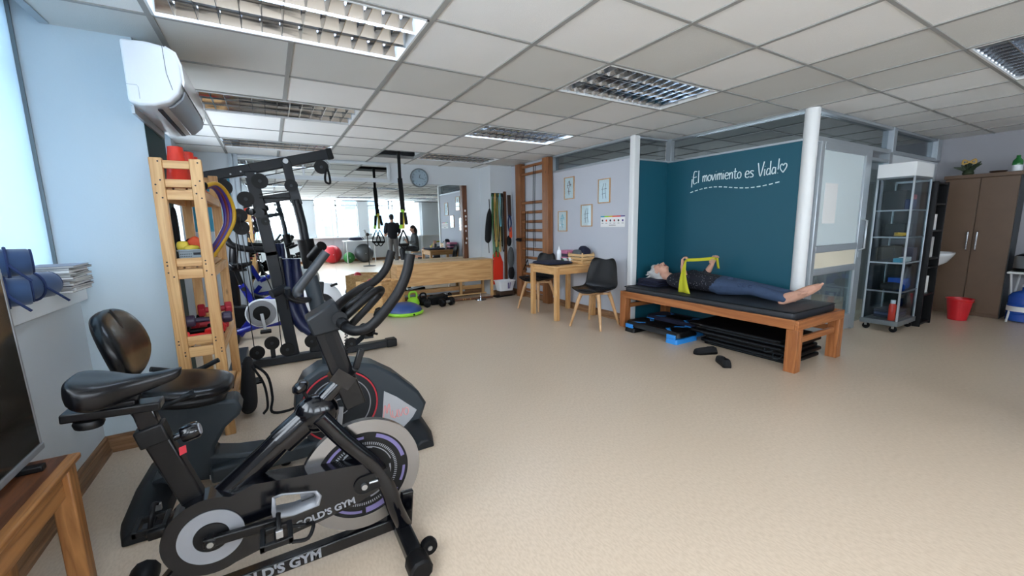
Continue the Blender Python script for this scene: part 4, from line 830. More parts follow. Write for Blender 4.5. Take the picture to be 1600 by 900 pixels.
# ================================================================ TELEVISION AND ITS TABLE
def tvset():
    t = thing('side_table', 'worn brown wooden table under the television at the left edge', 'table', (-.775, 1.3, 0))
    x0, x1, y0, y1, H = -.895, -.645, .75, 1.93, .5
    B('table_top', MB().box((x0, y0, H-.022), (x1, y1, H)), 'tablewood_y', t, bevel=.007)
    B('top_panel', MB().box((x0+.02, y0+.03, H), (x1-.03, y1-.012, H+.0015)), 'oldwood_y', t, smooth=False)
    for x in (x0+.005, x1-.065):
        for y in (y0+.02, y1-.085): B('leg', MB().box((x, y, 0), (x+.055, y+.06, H-.022)), 'tablewood_z', t, bevel=.005)
    for x in (x0+.015, x1-.05): B('apron', MB().box((x, y0+.08, H-.12), (x+.022, y1-.085, H-.022)), 'tablewood_y', t, bevel=.003)
    for y in (y0+.035, y1-.06): B('apron', MB().box((x0+.06, y, H-.12), (x1-.065, y+.022, H-.022)), 'tablewood_x', t, bevel=.003)
    v = thing('television', 'flat television with dark glossy screen leaning at the left edge', 'television', (-.76, 1.3, H))
    c = AZ(70, 706, H+.004); R = Matrix.Rotation(-.02, 4, 'Y'); L = 1.05; HH = .62
    def tb(a, b): mb = MB().box(a, b); mb.v = [tuple(Vector((c.x, c.y, H+.02))+(R @ Vector(q))) for q in mb.v]; return mb
    B('screen', tb((-.012, -L+.012, .02), (-.002, -.012, HH)), 'tv_screen', v, smooth=False)
    B('bezel', (lambda a: a.add(tb((-.03, -.012, 0), (0, 0, HH)).v, tb((0,0,0),(1,1,1)).f).add(tb((-.03, -L, HH), (0, 0, HH+.012)).v, tb((0,0,0),(1,1,1)).f))(tb((-.03, -L, 0), (.004, 0, .022))), 'tv_bezel', v, bevel=.003)
    B('back_cover', tb((-.045, -L+.01, .01), (-.012, -.01, HH)), 'black_plastic', v, bevel=.006)
    for dy in (-.15, -.9): B('stand_foot', MB().bar((c.x-.09, c.y+dy, H+.012), (c.x+.05, c.y+dy, H+.012), .03, .02), 'black_plastic', v, bevel=.004)
tvset()
# ================================================================ TOWELS AND MAGAZINES ON THE SILL
def roll(label, c, d, L, r, group='rolled blue towels on the sill'):
    t = thing('rolled_towel', label, 'towel', c, group=group); c = Vector(c); d = Vector(d).normalized(); u = Vector((0,0,1)); s = d.cross(u).normalized()
    B('outer_wrap', MB().tube([c-d*L/2, c-d*L*.46, c-d*L*.2, c+d*L*.2, c+d*L*.46, c+d*L/2], [r*.9, r, r*1.03, r*1.02, r, r*.94], 20), 'blue_cloth', t)
    pts = []
    for k in range(60):
        a = k*.32; rr = r*.9*(1-k/66); pts.append(c+d*(L/2+.003)+u*(rr*math.cos(a))+s*(rr*math.sin(a)*1.))
    B('spiral_fold', MB().tube(pts, .0045, 6), 'blue_dark_cloth', t)
    q = c+d*L*.1
    B('tie_cord', MB().tube([q+u*((r+.006)*math.cos(a))+s*((r+.006)*math.sin(a)) for a in [2*PI*k/24 for k in range(24)]], .005, 6, closed=True).tube(smooth_path([q+s*r, q+s*(r+.015)+Vector((.02,0,-.03)), q+s*(r+.02)+Vector((.05,.01,-.07))], 4), .005, 6), 'blue_dark_cloth', t)
roll('rolled blue towel lying on top of the other rolls on the sill', (-.895, 2.325, 1.152), (.85, .35, 0), .15, .052)
roll('rolled blue towel at the left end of the sill, lowest of the pile', (-.90, 2.295, 1.04), (.85, .35, 0), .15, .054)
roll('rolled blue towel lying lengthwise next to the magazine pile', (-.90, 2.48, 1.042), (.45, .9, .0), .2, .055)
for k, (dy, ang) in enumerate(((0, 0), (.006, .05), (-.012, -.04), (.01, .03), (0, -.06), (.014, .04), (-.01, .08), (.004, -.03), (.0, .1), (-.012, .02), (.01, -.05), (0, .06))):
    t = thing('magazine', ['bottom magazine of the pile on the sill', 'second magazine from the bottom of the sill pile', 'third magazine from the bottom of the sill pile', 'fourth magazine from the bottom of the sill pile', 'fifth magazine from the bottom of the sill pile', 'sixth magazine from the bottom of the sill pile', 'seventh magazine from the bottom of the sill pile', 'eighth magazine from the bottom of the sill pile', 'ninth magazine from the bottom of the sill pile', 'third magazine from the top of the sill pile', 'second magazine from the top of the sill pile', 'blue-covered magazine on top of the pile on the sill'][k], 'magazine', (-.905+.004*(k % 3), 2.79+dy, .985+k*.0105), ang, group='magazines piled on the sill')
    B('pages', MB().box((-.085, -.12, .0008), (.085, .12, .0092)), 'paper_grey' if k % 3 else 'paper', t, local=True, smooth=False)
    B('cover', MB().box((-.087, -.122, .0092), (.087, .122, .0101)).box((-.087, -.122, 0), (.087, .122, .0008)), ['ink', 'paper', 'navy', 'paper_grey'][k % 4] if k < 11 else 'blue_cloth', t, local=True, smooth=False)
# ================================================================ MIRROR WALL
t = thing('mirror', 'large wall mirror covering the far wall above the wooden bench', 'mirror', (1.4, YF, .1))
xs = (-.28, .85, 1.98, 3.04)
for a, b in zip(xs, xs[1:]): B('mirror_panel', MB().box((a+.001, YF-.012, .1), (b-.001, YF-.004, 1.985)), 'mirror', t, smooth=False)
B('side_post', MB().box((3.04, YF-.05, .3), (3.13, YF-.002, 1.985)), 'oldwood_z', t, bevel=.004)
B('bottom_rail', MB().box((-.28, YF-.02, .06), (3.04, YF-.002, .1)), 'alu', t, bevel=.003)
wt = MB()
for k, z in enumerate((1.52, 1.42, 1.36, 1.24, 1.16, 1.02, .94)): wt.box((3.07+.01*(k % 3), YF-.052, z), (3.10+.01*(k % 2), YF-.05, z+.035))
B('tape_marks', wt, 'paper', t, smooth=False)
t = thing('glazed_strip', 'framed reflective strip above the mirror left of the clock', 'window', (.7, YF, 2.02))
B('strip_frame', MB().box((-.36, YF-.03, 2.02), (1.78, YF-.002, 2.05)).box((-.36, YF-.03, 2.255), (1.78, YF-.002, 2.285)).box((1.74, YF-.03, 2.05), (1.78, YF-.002, 2.255)).box((.5, YF-.025, 2.05), (.53, YF-.002, 2.255)), 'wall_white', t, bevel=.003)
B('strip_pane', MB().box((-.3, YF-.012, 2.05), (1.74, YF-.006, 2.255)), 'mirror', t, smooth=False)
struct('trim_3', MB().box((-.39, YF-.05, 0), (-.35, YF, 2.30)).box((-.33, YF-.05, 0), (-.29, YF, 2.30)).box((-.39, YF-.03, 0), (-.29, YF, 2.3)), 'alu', smooth=False)
t = thing('wall_banner', 'bright blue banner with white chevron logo on the far left wall', 'banner', (-.62, YF, 1.25))
B('banner_sheet', MB().box((-.86, YF-.006, 1.25), (-.41, YF-.002, 1.99)), 'teal_banner', t, smooth=False)
B('chevron_logo', MB().tube([(-.54, YF-.008, 1.86), (-.455, YF-.008, 1.79), (-.53, YF-.008, 1.71)], .006, 6), 'letter', t)
B('chevron_logo', MB().tube([(-.80, YF-.008, 1.62), (-.74, YF-.008, 1.66), (-.68, YF-.008, 1.61)], .006, 6), 'letter', t)
# clock
cc = Vector((2.275, YF-.002, 2.085)); t = thing('wall_clock', 'round grey wall clock above the mirror', 'clock', cc)
B('clock_rim', ring_mb(MB(), cc, (1,0,0), (0,0,1), .138, .158, 0, .035, 48), 'alu_dark', t, bevel=.006)
fc = B('clock_face', MB().lathe([(.14, .004), (.14, .012)], cc, (0,-1,0), 40), 'wall_grey', t, smooth=False)
for k in range(12):
    a = PI/2-k*PI/6; r = .112; s = str(12 if k == 0 else k)
    text_on('numeral', s, .032 if k % 3 else .042, cc+Vector((r*math.cos(a), -.0125, r*math.sin(a)-.012)), (1,0,0), (0,0,1), 'ink', fc)
for a, L, w in ((PI/2-.25, .06, .008), (-.25, .095, .006)): B('clock_hand', MB().bar(cc+Vector((0,-.015,0)), cc+Vector((L*math.cos(a), -.015, L*math.sin(a))), w, .002, (0,1,0)), 'ink', t, smooth=False)
B('clock_glass', MB().lathe([(.138, .024), (.138, .026)], cc, (0,-1,0), 36), 'acrylic', t)
# suspension trainer from the open ceiling tile
t = thing('suspension_trainer', 'black and yellow suspension straps hanging from the open ceiling tile', 'suspension trainer', (1.72, 6.1, .95))
B('anchor_beam', MB().box((1.45, 6.05, 2.56), (2.0, 6.13, 2.64)), 'steel', t, bevel=.004)
B('main_strap', MB().bar((1.715, 6.1, 2.56), (1.712, 6.1, 1.95), .045, .008, (0,1,0)).bar((1.712, 6.1, 1.97), (1.73, 6.1, 1.50), .065, .02, (0,1,0)), 'black_cloth', t)
for s in (-1, 1):
    a = Vector((1.73+s*.012, 6.1+s*.02, 1.52))
    B('yellow_strap', MB().bar(a, (1.70+s*.03, 6.1+s*.04, 1.24), .04, .006, (0,1,0)), 'yellow' if s > 0 else 'lime', t)
    B('adjuster_strap', MB().bar(a+Vector((.02*s, 0, -.04)), (1.735+s*.05, 6.1+s*.04, 1.30), .045, .014, (0,1,0)), 'black_cloth', t)
    h = Vector((1.715+s*.02, 6.1+s*.05, 1.22)); B('handle_loop', MB().tube([h, h+Vector((-.06, s*.02, -.14)), h+Vector((-.075, s*.02, -.22)), h+Vector((.075, s*.02, -.22)), h+Vector((.06, s*.02, -.14))], .014, 8, closed=True), 'black_cloth', t)
    B('foam_grip', MB().cyl(h+Vector((-.065, s*.02, -.22)), h+Vector((.065, s*.02, -.22)), .019, n=12), 'black_rubber', t)
    B('foot_cradle', MB().tube(smooth_path([h+Vector((-.07, s*.02, -.2)), h+Vector((0, s*.02, -.29)), h+Vector((.07, s*.02, -.2))], 5), .010, 8, sx=1.8), 'black_cloth', t)
# ================================================================ BENCH, BOX AND FLOOR TOYS
t = thing('wooden_bench', 'long pine bench with deep front board below the mirror', 'bench', (2.55, 6.7, 0))
B('bench_top', MB().box((1.68, 6.47, .655), (3.43, 6.92, .675)), 'pine_light_x', t, bevel=.004)
B('front_board', MB().box((1.69, 6.485, .30), (3.37, 6.505, .655)), 'pine_x', t, bevel=.003); B('side_board', MB().box((1.69, 6.505, .30), (1.71, 6.9, .655)), 'pine_y', t, bevel=.003)
for x in (1.72, 3.37):
    for y in (6.49, 6.86): B('leg', MB().box((x, y, 0), (x+.045, y+.045, .655)), 'pine_z', t, bevel=.003)
B('stretcher', MB().box((1.76, 6.88, .10), (3.37, 6.90, .17)), 'pine_x', t, bevel=.003); B('centre_post', MB().box((2.9, 6.82, .0), (2.95, 6.86, .655)), 'pine_z', t, bevel=.003)
N = Vector((1.33, 6.02, 0)); u = Vector((.82, .57, 0)); v = Vector((-.57, .82, 0)); Rb = Matrix((u, v, (0,0,1))).transposed()
t = thing('wooden_box', 'open pine box with divided top in front of the mirror bench', 'box', N)
def lb(a, b): mb = MB().box(a, b); mb.v = [tuple(N+Rb @ Vector(q)) for q in mb.v]; return mb
Lu, Lv, Hh = .50, .50, .46
for a, b, m in (((0,0,.0),(Lu,.02,Hh),'pine_x'), ((0,Lv-.02,0),(Lu,Lv,Hh),'pine_x'), ((0,.02,0),(.02,Lv-.02,Hh),'pine_light_y'), ((Lu-.02,.02,0),(Lu,Lv-.02,Hh),'pine_y'), ((.02,.02,.36),(Lu-.02,Lv-.02,.375),'pine_light_x'), ((.02,.24,.375),(Lu-.02,.255,Hh-.01),'pine_x')): B('board', lb(a, b), m, t, bevel=.003)
tag(B('small_ball', MB().ell(N+Rb@Vector((.14,.33,.44)), .062, 20, 14), 'ball_red'), 'small red ball lying in the open pine box', 'ball')
tag(B('small_cushion', MB().ell(N+Rb@Vector((.11,.14,.408)), (.075,.06,.032), 20, 12), 'ball_red'), 'flat red cushion lying in the open pine box', 'cushion')
for k in range(3): tag(B('weight_plate', ring_mb(MB(), N+Rb@Vector((.34+.02*k,.12+.015*k,.378+.014*k)), (1,0,0), (0,1,0), .02, .085-.008*k, 0, .012, 32), 'chrome', bevel=.002), ['chrome weight plate at the bottom in the pine box', 'chrome weight plate in the middle of the pine box pile', 'chrome weight plate on top of the pine box pile'][k], 'weight plate', 'chrome plates in the pine box')
t = thing('balance_dome', 'blue half-ball balance trainer with lime green rim on the floor', 'balance trainer', (1.60, 5.86, 0))
c = Vector((1.60, 5.86, 0)); R = .265
B('base_rim', MB().lathe([(R*.9, 0), (R, .012), (R+.008, .03), (R, .05), (R*.93, .055)], c, (0,0,1), 48), 'lime', t); B('dome', MB().lathe([(R*.95, .05)]+[(R*.95*math.cos(a), .05+.125*math.sin(a)) for a in [PI/2*k/10 for k in range(1, 10)]]+[(.012, .175)], c, (0,0,1), 48), 'blue_rubber', t); B('rim_valve', MB().cyl((1.66, 5.592, .03), (1.66, 5.586, .03), .014, n=12), 'black_rubber', t)
def kettlebell(c, m, label, s=1.):
    t = thing('kettlebell', label, 'kettlebell', c); c = Vector(c)
    B('bell', MB().lathe([(.055*s, 0), (.085*s, .02*s), (.10*s, .07*s), (.09*s, .12*s), (.06*s, .155*s), (.03*s, .165*s)], c, (0,0,1), 28), m, t)
    B('handle', MB().tube(smooth_path([c+Vector((-.05*s,0,.14*s)), c+Vector((-.062*s,0,.19*s)), c+Vector((-.045*s,0,.235*s)), c+Vector((0,0,.248*s)), c+Vector((.045*s,0,.235*s)), c+Vector((.062*s,0,.19*s)), c+Vector((.05*s,0,.14*s))], 5), .017*s, 12), m, t)
kettlebell((1.86, 6.28, 0), 'lime', 'lime green kettlebell behind the blue balance trainer')
def bell2(c, ang, m, label, r=.07, L=.26):
    t = thing('dumbbell', label, 'dumbbell', c, ang, group='black dumbbells on the floor by the bench')
    B('handle', MB().cyl((-L*.3, 0, r), (L*.3, 0, r), r*.3, n=12), 'steel', t, local=True)
    for s in (-1, 1): B('head', MB().lathe([(r*.8, -L*.13), (r, -L*.1), (r, L*.1), (r*.8, L*.13)], (s*L*.34, 0, r), (1,0,0), 8), m, t, bevel=.004, local=True)
bell2((2.34, 6.06, 0), .3, 'black_rubber', 'black dumbbell right of the lime kettlebell'); bell2((2.06, 6.18, 0), 1.2, 'black_rubber', 'black dumbbell in front of the one by the lime kettlebell', .06, .2); bell2((1.22, 5.80, 0), 1.3, 'black_rubber', 'black dumbbell left of the blue balance trainer'); kettlebell((2.05, 6.36, 0), 'black_rubber', 'black kettlebell beside the lime green kettlebell', .8)
t = tag(B('foam_wedge', MB().prism([(0,0),(.42,0),(.30,.02),(.27,.15),(0,.11)], (2.16, 6.25, 0), (1,0,0), (0,0,1), 0, .22, w=(0,1,0)), 'black_rubber', bevel=.006), 'black rubber wedge on the floor in front of the bench', 'wedge')
def pole(p0, p1, r, m, label, cat='pole', name='wooden_pole', group=None): return tag(B(name, MB().tube([p0, Vector(p0).lerp(Vector(p1), .5), p1], [r, r, r*.9], 10), m), label, cat, group)
t = thing('balance_stick', 'dark wooden stick with brass bands lying on the floor before the bench', 'stick', (2.58, 6.4, 0))
a = Vector((2.56, 6.36, .018)); b = Vector((3.30, 6.30, .018)); B('shaft', MB().cyl(a, b, .018, n=10), 'oldwood_x', t)
for q in (.25, .3, .42): B('band', MB().cyl(a.lerp(b, q), a.lerp(b, q+.012), .0195, n=10), 'straw', t)
t = thing('steel_disc', 'shiny steel disc with knob on the floor before the bench', 'disc', (3.02, 6.22, 0)); B('disc', MB().lathe([(.09, 0), (.095, .008), (.09, .022), (.03, .034)], (3.02, 6.22, 0), (0,0,1), 28), 'chrome', t); B('knob', MB().lathe([(.012, .03), (.012, .07), (.02, .085), (.016, .11), (.006, .118)], (3.02, 6.22, 0), (0,0,1), 16), 'chrome', t)
tag(B('rubber_slab', MB().box((3.34, 6.26, 0), (3.72, 6.40, .025), Matrix.Rotation(.12, 3, 'Z')), 'black_rubber', bevel=.004), 'black rubber slab on the floor in front of the white tub', 'slab')
pole((2.0, 6.62, .05), (3.33, 6.62, .05), .012, 'pine_light_x', 'thin pale wooden pole lying under the bench, front'); pole((1.9, 6.74, .012), (3.3, 6.78, .012), .012, 'oldwood_x', 'thin dark wooden pole lying under the bench, rear')
for k, (x, y) in enumerate(((2.25, 6.72), (2.52, 6.70), (2.66, 6.74))): bell2((x, y, 0), .2+.5*k, 'black_rubber' if k != 1 else 'steel', ['black dumbbell under the bench, left one', 'steel dumbbell under the bench, middle one', 'black dumbbell under the bench, right one'][k], .045+.01*(k % 2), .22)
# corner: tub, board, hanging gear on the pillar
t = thing('plastic_tub', 'white plastic tub with purple lettering in the corner by bench', 'tub', (3.58, 6.35, .11))
def rrect(cx, cy, w, d, z, r=.03, n=4):
    out = []
    for sx, sy, a0 in ((1,1,0),(-1,1,PI/2),(-1,-1,PI),(1,-1,3*PI/2)):
        for k in range(n+1): a = a0+PI/2*k/n; out.append(Vector((cx+sx*(w/2-r)+r*math.cos(a), cy+sy*(d/2-r)+r*math.sin(a), z)))
    return out
B('tub_body', MB().loft([rrect(3.58, 6.36, .26, .17, .10), rrect(3.58, 6.36, .33, .22, .27), rrect(3.58, 6.36, .35, .24, .275), rrect(3.58, 6.36, .35, .24, .285), rrect(3.58, 6.36, .31, .20, .28), rrect(3.58, 6.36, .25, .16, .12)]), 'white_plastic', t, ang=35)
B('tub_lettering', MB().bar((3.59, 6.243, .25), (3.60, 6.262, .14), .025, .002, (0,1,0)).bar((3.63, 6.243, .25), (3.625, 6.262, .14), .015, .002, (0,1,0)), 'lilac', t, smooth=False)
tag(B('step_crate', MB().box((3.44, 6.28, .0), (3.74, 6.46, .095)), 'dark_wood', bevel=.006), 'low dark wooden crate under the white tub', 'crate')
tag(B('foam_board', MB().prism([(3.42,.20),(3.62,.20),(3.63,.60),(3.56,.78),(3.50,.82),(3.43,.74)], (0, 6.49, 0), (1,0,0), (0,0,1), 0, .025, w=(0,1,0)), 'red_orange', bevel=.006), 'bright red foam board standing behind the white tub', 'board')
t = thing('drawstring_bag', 'slim black bag hanging on the pillar left of the ropes', 'bag', (3.36, 6.49, .95))
B('bag_body', MB().tube(smooth_path([(3.375,6.485,1.56),(3.36,6.48,1.40),(3.335,6.47,1.20),(3.32,6.47,1.02),(3.325,6.47,.96)], 4), [.012,.03,.045,.055,.062,.066,.07,.072,.072,.072,.07,.07,.068,.06,.05,.035,.02], 14, sx=.6), 'black_cloth', t); B('bag_cord', MB().tube([(3.37,6.49,1.72),(3.375,6.485,1.55)], .008, 8).tube([(3.33,6.47,.97),(3.34,6.48,.78)], .006, 8), 'black_cloth', t)
bc = ['green', 'black_cloth', 'straw', 'black_rubber', 'green', 'plant', 'black_cloth', 'straw', 'teal_light', 'black_rubber', 'plant', 'black_cloth']
for k in range(12):
    x = 3.44+.016*k; y = 6.475-.012*(k % 3); bot = .72+.09*((k*7) % 4) if bc[k] != 'teal_light' else 1.25; top = 1.80+.012*(k % 3); w_ = .016+.004*(k % 2)
    tag(B('resistance_band', MB().tube(smooth_path([(x,y,top),(x-w_,y,top-.1),(x-w_-.01,y-.01,(top+bot)/2),(x-.01,y-.01,bot+.03),(x,y-.01,bot),(x+.012,y-.01,bot+.03),(x+w_,y,(top+bot)/2),(x+w_*.6,y,top-.1)], 4, True), .0075, 6, closed=True), bc[k]), '%s looped resistance band, number %s from the left in the pillar bundle' % ({'green': 'green', 'black_cloth': 'black', 'straw': 'straw yellow', 'black_rubber': 'black rubber', 'plant': 'olive'}[bc[k]], ('one','two','three','four','five','six','seven','eight','nine','ten','eleven','twelve')[k]) if bc[k] != 'teal_light' else 'short pale blue resistance band in the bundle on the pillar', 'resistance band', 'bands hanging on the pillar' if bc[k] != 'teal_light' else None)
t = thing('hook_rail', 'dark metal hook holding the resistance bands on the pillar', 'hook', (3.53, 6.51, 1.8)); B('hook_plate', MB().box((3.43, 6.505, 1.77), (3.65, 6.518, 1.83)), 'black_metal', t, bevel=.003)
for k in range(4): B('hook', MB().tube([(3.45+.06*k, 6.51, 1.79), (3.45+.06*k, 6.46, 1.79), (3.45+.06*k, 6.45, 1.81)], .006, 6), 'black_metal', t)
tag(B('wooden_plank', MB().box((3.665, 6.47, .05), (3.71, 6.515, 1.86)), 'oldwood_z', bevel=.004), 'dark brown wooden batten standing in the corner right of the bands', 'batten')
t = thing('strap_harness', 'dark brown and grey strap harness hanging left of the wall bars', 'strap', (3.76, 6.46, .4))
B('wide_strap', MB().bar((3.77, 6.48, 1.80), (3.775, 6.47, 1.42), .07, .012, (0,1,0)), 'brown_strap', t, bevel=.003); B('strap_loop', MB().tube(smooth_path([(3.76,6.46,1.45),(3.73,6.45,1.30),(3.75,6.44,1.15),(3.79,6.45,1.28),(3.78,6.46,1.43)], 4), .018, 8, sx=.4), 'blue_dark_cloth', t)
B('orange_tag', MB().prism([(3.745,1.20),(3.79,1.24),(3.80,1.06),(3.76,1.0),(3.735,1.05)], (0, 6.43, 0), (1,0,0), (0,0,1), 0, .012, w=(0,1,0)), 'orange', t, bevel=.003)
B('mesh_bag', MB().ell((3.755, 6.42, .68), (.065, .04, .2), 14, 10), 'shirt_grey', t); B('dark_pouch', MB().ell((3.765, 6.43, .40), (.06, .05, .13), 14, 10), 'black_cloth', t); B('upper_pouch', MB().ell((3.74, 6.45, .98), (.05, .03, .1), 14, 10), 'black_cloth', t)
# wall bars
t = thing('wall_bars', 'brown wooden wall bars reaching from floor to ceiling in the corner', 'wall bars', (3.79, 5.73, 0))
for a, b in ((6.05, 6.21), (5.245, 5.40)): B('post', MB().box((3.745, a, 0), (3.845, b, 2.285)), 'barwood_z', t, bevel=.006)
for z in (2.222, 2.10, 1.63, 1.472, 1.317, 1.171, 1.016, .857, .708, .558, .425, .292, .15): B('rung', MB().bar((3.785, 5.40, z), (3.785, 6.05, z), .035, .045), 'barwood_y', t, bevel=.012)
t = thing('rope_handles', 'black cords with handles hanging on the wall bars', 'cord', (3.74, 5.8, .6))
for y, z0, z1 in ((5.86, 1.49, .62), (5.80, 1.49, .70), (5.62, 2.2, .75), (5.57, 2.2, .9)): B('cord', MB().tube(smooth_path([(3.735, y, z0), (3.728, y+.01, (z0+z1)/2), (3.72, y, z1)], 5), .006, 6), 'black_rubber', t)
for y, z in ((5.86, .60), (5.80, .68)): B('handle', MB().tube([(3.72, y, z), (3.70, y-.05, z-.1), (3.70, y+.05, z-.1)], .009, 8, closed=True), 'black_rubber', t)
tag(B('bar_clamp', MB().box((3.70, 6.02, .98), (3.745, 6.12, 1.04)).cyl((3.71, 6.0, 1.01), (3.71, 6.14, 1.01), .02, n=10), 'black_metal', bevel=.004), 'small black clamp fixed on the left post of wall bars', 'clamp')
# ================================================================ PICTURES
arts = {0: [[(.0,-.10),(.01,-.02),(-.01,.05),(.0,.11)], [(-.04,.02),(-.02,.07),(.0,.10),(.03,.06),(.04,.0)], [(-.03,-.05),(.03,-.04)], [(-.05,.05),(.05,.04)]], 1: [[(-.04,-.1),(-.02,.0),(-.03,.1)], [(.02,-.1),(.03,.02),(.0,.1)], [(-.05,.03),(.05,.02)], [(-.03,-.03),(.04,-.04)]]}
for k, (y0, y1, z0, z1, lab) in enumerate(((4.738,4.965,1.625,1.945,'framed sketch highest on the wall, near the wall bars'), (4.006,4.23,1.53,1.845,'framed sketch beside the white column, upper right of the group'), (4.90,5.12,1.155,1.46,'framed sketch lowest on the wall, nearest the wall bars'), (4.346,4.58,1.226,1.53,'framed sketch in the middle of the wall above the table'))):
    t = thing('framed_picture', lab, 'picture', (XP, (y0+y1)/2, z0), group='framed sketches on the grey wall'); w = .012; x = XP
    B('frame', MB().box((x-.018, y0, z0), (x, y1, z0+w)).box((x-.018, y0, z1-w), (x, y1, z1)).box((x-.018, y0, z0+w), (x, y0+w, z1-w)).box((x-.018, y1-w, z0+w), (x, y1, z1-w)), 'beech_z', t, bevel=.002)
    B('print', MB().box((x-.009, y0+w, z0+w), (x-.004, y1-w, z1-w)), 'paper', t, smooth=False)
    c = Vector((x-.0098, (y0+y1)/2, (z0+z1)/2)); mb = MB()
    for s in arts[k % 2]: mb.tube(smooth_path([c+Vector((0, a, b)) for a, b in s], 4), .0022 if k % 2 else .0035, 6, sx=1.)
    B('sketch', mb, ['hoop_maroon', 'charcoal', 'teal_light', 'charcoal'][k], t); B('picture_glass', MB().box((x-.016, y0+w, z0+w), (x-.0145, y1-w, z1-w)), 'acrylic', t, smooth=False)
t = thing('wall_chart', 'white landscape chart with coloured strip and six dots on the wall', 'chart', (XP, 3.96, 1.21))
B('sheet', MB().box((XP-.004, 3.74, 1.215), (XP-.001, 4.18, 1.36)), 'paper', t, smooth=False)
for k, m in enumerate(('teal_banner', 'lime', 'yellow', 'orange', 'red', 'purple')):
    B('coloured_strip', MB().box((XP-.005, 4.18-.0733*(k+1), 1.345), (XP-.004, 4.18-.0733*k, 1.36)), m, t, smooth=False); B('dot', MB().cyl((XP-.004, 4.143-.073*k, 1.30), (XP-.0055, 4.143-.073*k, 1.30), .014, n=12), ['ink', 'orange', 'navy', 'red_vinyl', 'ink', 'purple'][k], t); B('caption', MB().box((XP-.005, 4.16-.073*k, 1.262), (XP-.004, 4.125-.073*k, 1.268)), 'ink', t, smooth=False)
B('caption', MB().box((XP-.005, 3.90, 1.235), (XP-.004, 4.02, 1.242)), 'ink', t, smooth=False)
# ================================================================ TABLE, CHAIRS, TABLE THINGS
t = thing('small_table', 'square pine table against the picture wall', 'table', (3.47, 4.51, 0))
B('table_top', MB().box((3.12, 4.19, .70), (3.835, 4.835, .722)), 'pine_x', t, bevel=.006)
for x in (3.135, 3.76):
    for y in (4.21, 4.765): B('leg', MB().box((x, y, 0), (x+.058, y+.058, .70)), 'pine_z', t, bevel=.005)
for y in (4.225, 4.785): B('apron', MB().box((3.193, y, .61), (3.76, y+.022, .70)), 'pine_x', t, bevel=.003)
for x in (3.15, 3.782): B('apron', MB().box((x, 4.268, .61), (x+.022, 4.765, .70)), 'pine_y', t, bevel=.003)
def chair(loc, rz, label):
    t = thing('shell_chair', label, 'chair', loc, rz, group='black shell chairs by the pine table')
    # local: faces -x, back at +x ; shell grid u across (y), v from front edge up over the back
    prof = [(-.235,.435,.16),(-.22,.452,.205),(-.15,.45,.232),(-.05,.44,.238),(.06,.432,.236),(.13,.445,.232),(.175,.49,.228),(.20,.56,.222),(.22,.64,.212),(.238,.72,.196),(.25,.78,.178),(.256,.81,.155),(.257,.822,.12)]
    rows = []
    for x, z, hw in prof:
        row = []
        for k in range(13):
            s = -1+2*k/12; wing = abs(s)**2.6; back = max(0, min(1, (z-.44)/.15))
            row.append(Vector((x-.055*wing*back, s*hw, z+.045*wing*(1-back)+(0 if back < 1 else -.012*math.cos(PI*s)*(z > .8)))))
        rows.append(row)
    mb = MB(); mb.loft(rows, cap=False, closed=False); B('shell', mb, 'black_plastic', t, solid=.012, sub=1, local=True, ang=80)
    cu = [[Vector((p.x*.82-.01, p.y*.84, .455+.025*(1-(p.x/.22)**2)*(1-(p.y/.24)**2)+.004)) for p in r] for r in rows[1:6]]
    B('seat_cushion', MB().loft(cu, cap=False, closed=False), 'black_leather', t, solid=.02, sub=1, local=True, ang=80)
    B('under_frame', MB().bar((-.13, -.12, .40), (.13, .12, .40), .05, .022).bar((-.13, .12, .40), (.13, -.12, .40), .05, .022).box((-.08, -.08, .405), (.08, .08, .43)), 'beech_x', t, bevel=.004, local=True)
    for sx in (-1, 1):
        for sy in (-1, 1):
            l = B('leg', MB().tube([(sx*.125, sy*.12, .415), (sx*.15, sy*.145, .33), (sx*.225, sy*.215, .0)], [.026, .024, .014], 12), 'beech_z', t, local=True)
    return t
chair((3.41, 3.78, 0), .31, 'black shell chair with beech legs in front of the picture wall near the bed'); chair((3.44, 5.08, 0), .22, 'black shell chair with beech legs half hidden behind the pine table')
z = .722
tag(B('folded_mat', MB().loft([rrect(3.33, 4.56, .40, .44, z+.001, .05), rrect(3.33, 4.56, .42, .46, z+.018, .06), rrect(3.33, 4.56, .41, .45, z+.035, .06), rrect(3.33, 4.56, .34, .38, z+.045, .06)]), 'navy', sub=1), 'navy blue cushion lying on the pine table', 'cushion')
t = thing('pump_bottle', 'tall white bottle standing on the pine table', 'bottle', (3.50, 4.70, z)); B('bottle_body', MB().lathe([(.03, 0), (.034, .01), (.034, .15), (.026, .175), (.013, .185)], (3.55, 4.70, z), (0,0,1), 20), 'white_plastic', t); B('bottle_cap', MB().lathe([(.014, .185), (.014, .205), (.006, .215), (.005, .235)], (3.55, 4.70, z), (0,0,1), 14), 'white_gloss', t)
for k, (x, y, r, h, m, lab) in enumerate(((3.58, 4.60, .032, .065, 'green', 'small green tub on the pine table'), (3.55, 4.535, .028, .05, 'red_vinyl', 'small red tub on the pine table'), (3.62, 4.52, .03, .075, 'paper', 'small white tub on the pine table'))):
    t = thing('small_tub', lab, 'tub', (x, y, z)); B('tub_body', MB().lathe([(r*.9, 0), (r, .005), (r, h*.75)], (x, y, z), (0,0,1), 20), m, t); B('tub_lid', MB().lathe([(r*1.05, h*.75), (r*1.05, h)], (x, y, z), (0,0,1), 20), 'white_plastic', t, bevel=.002)
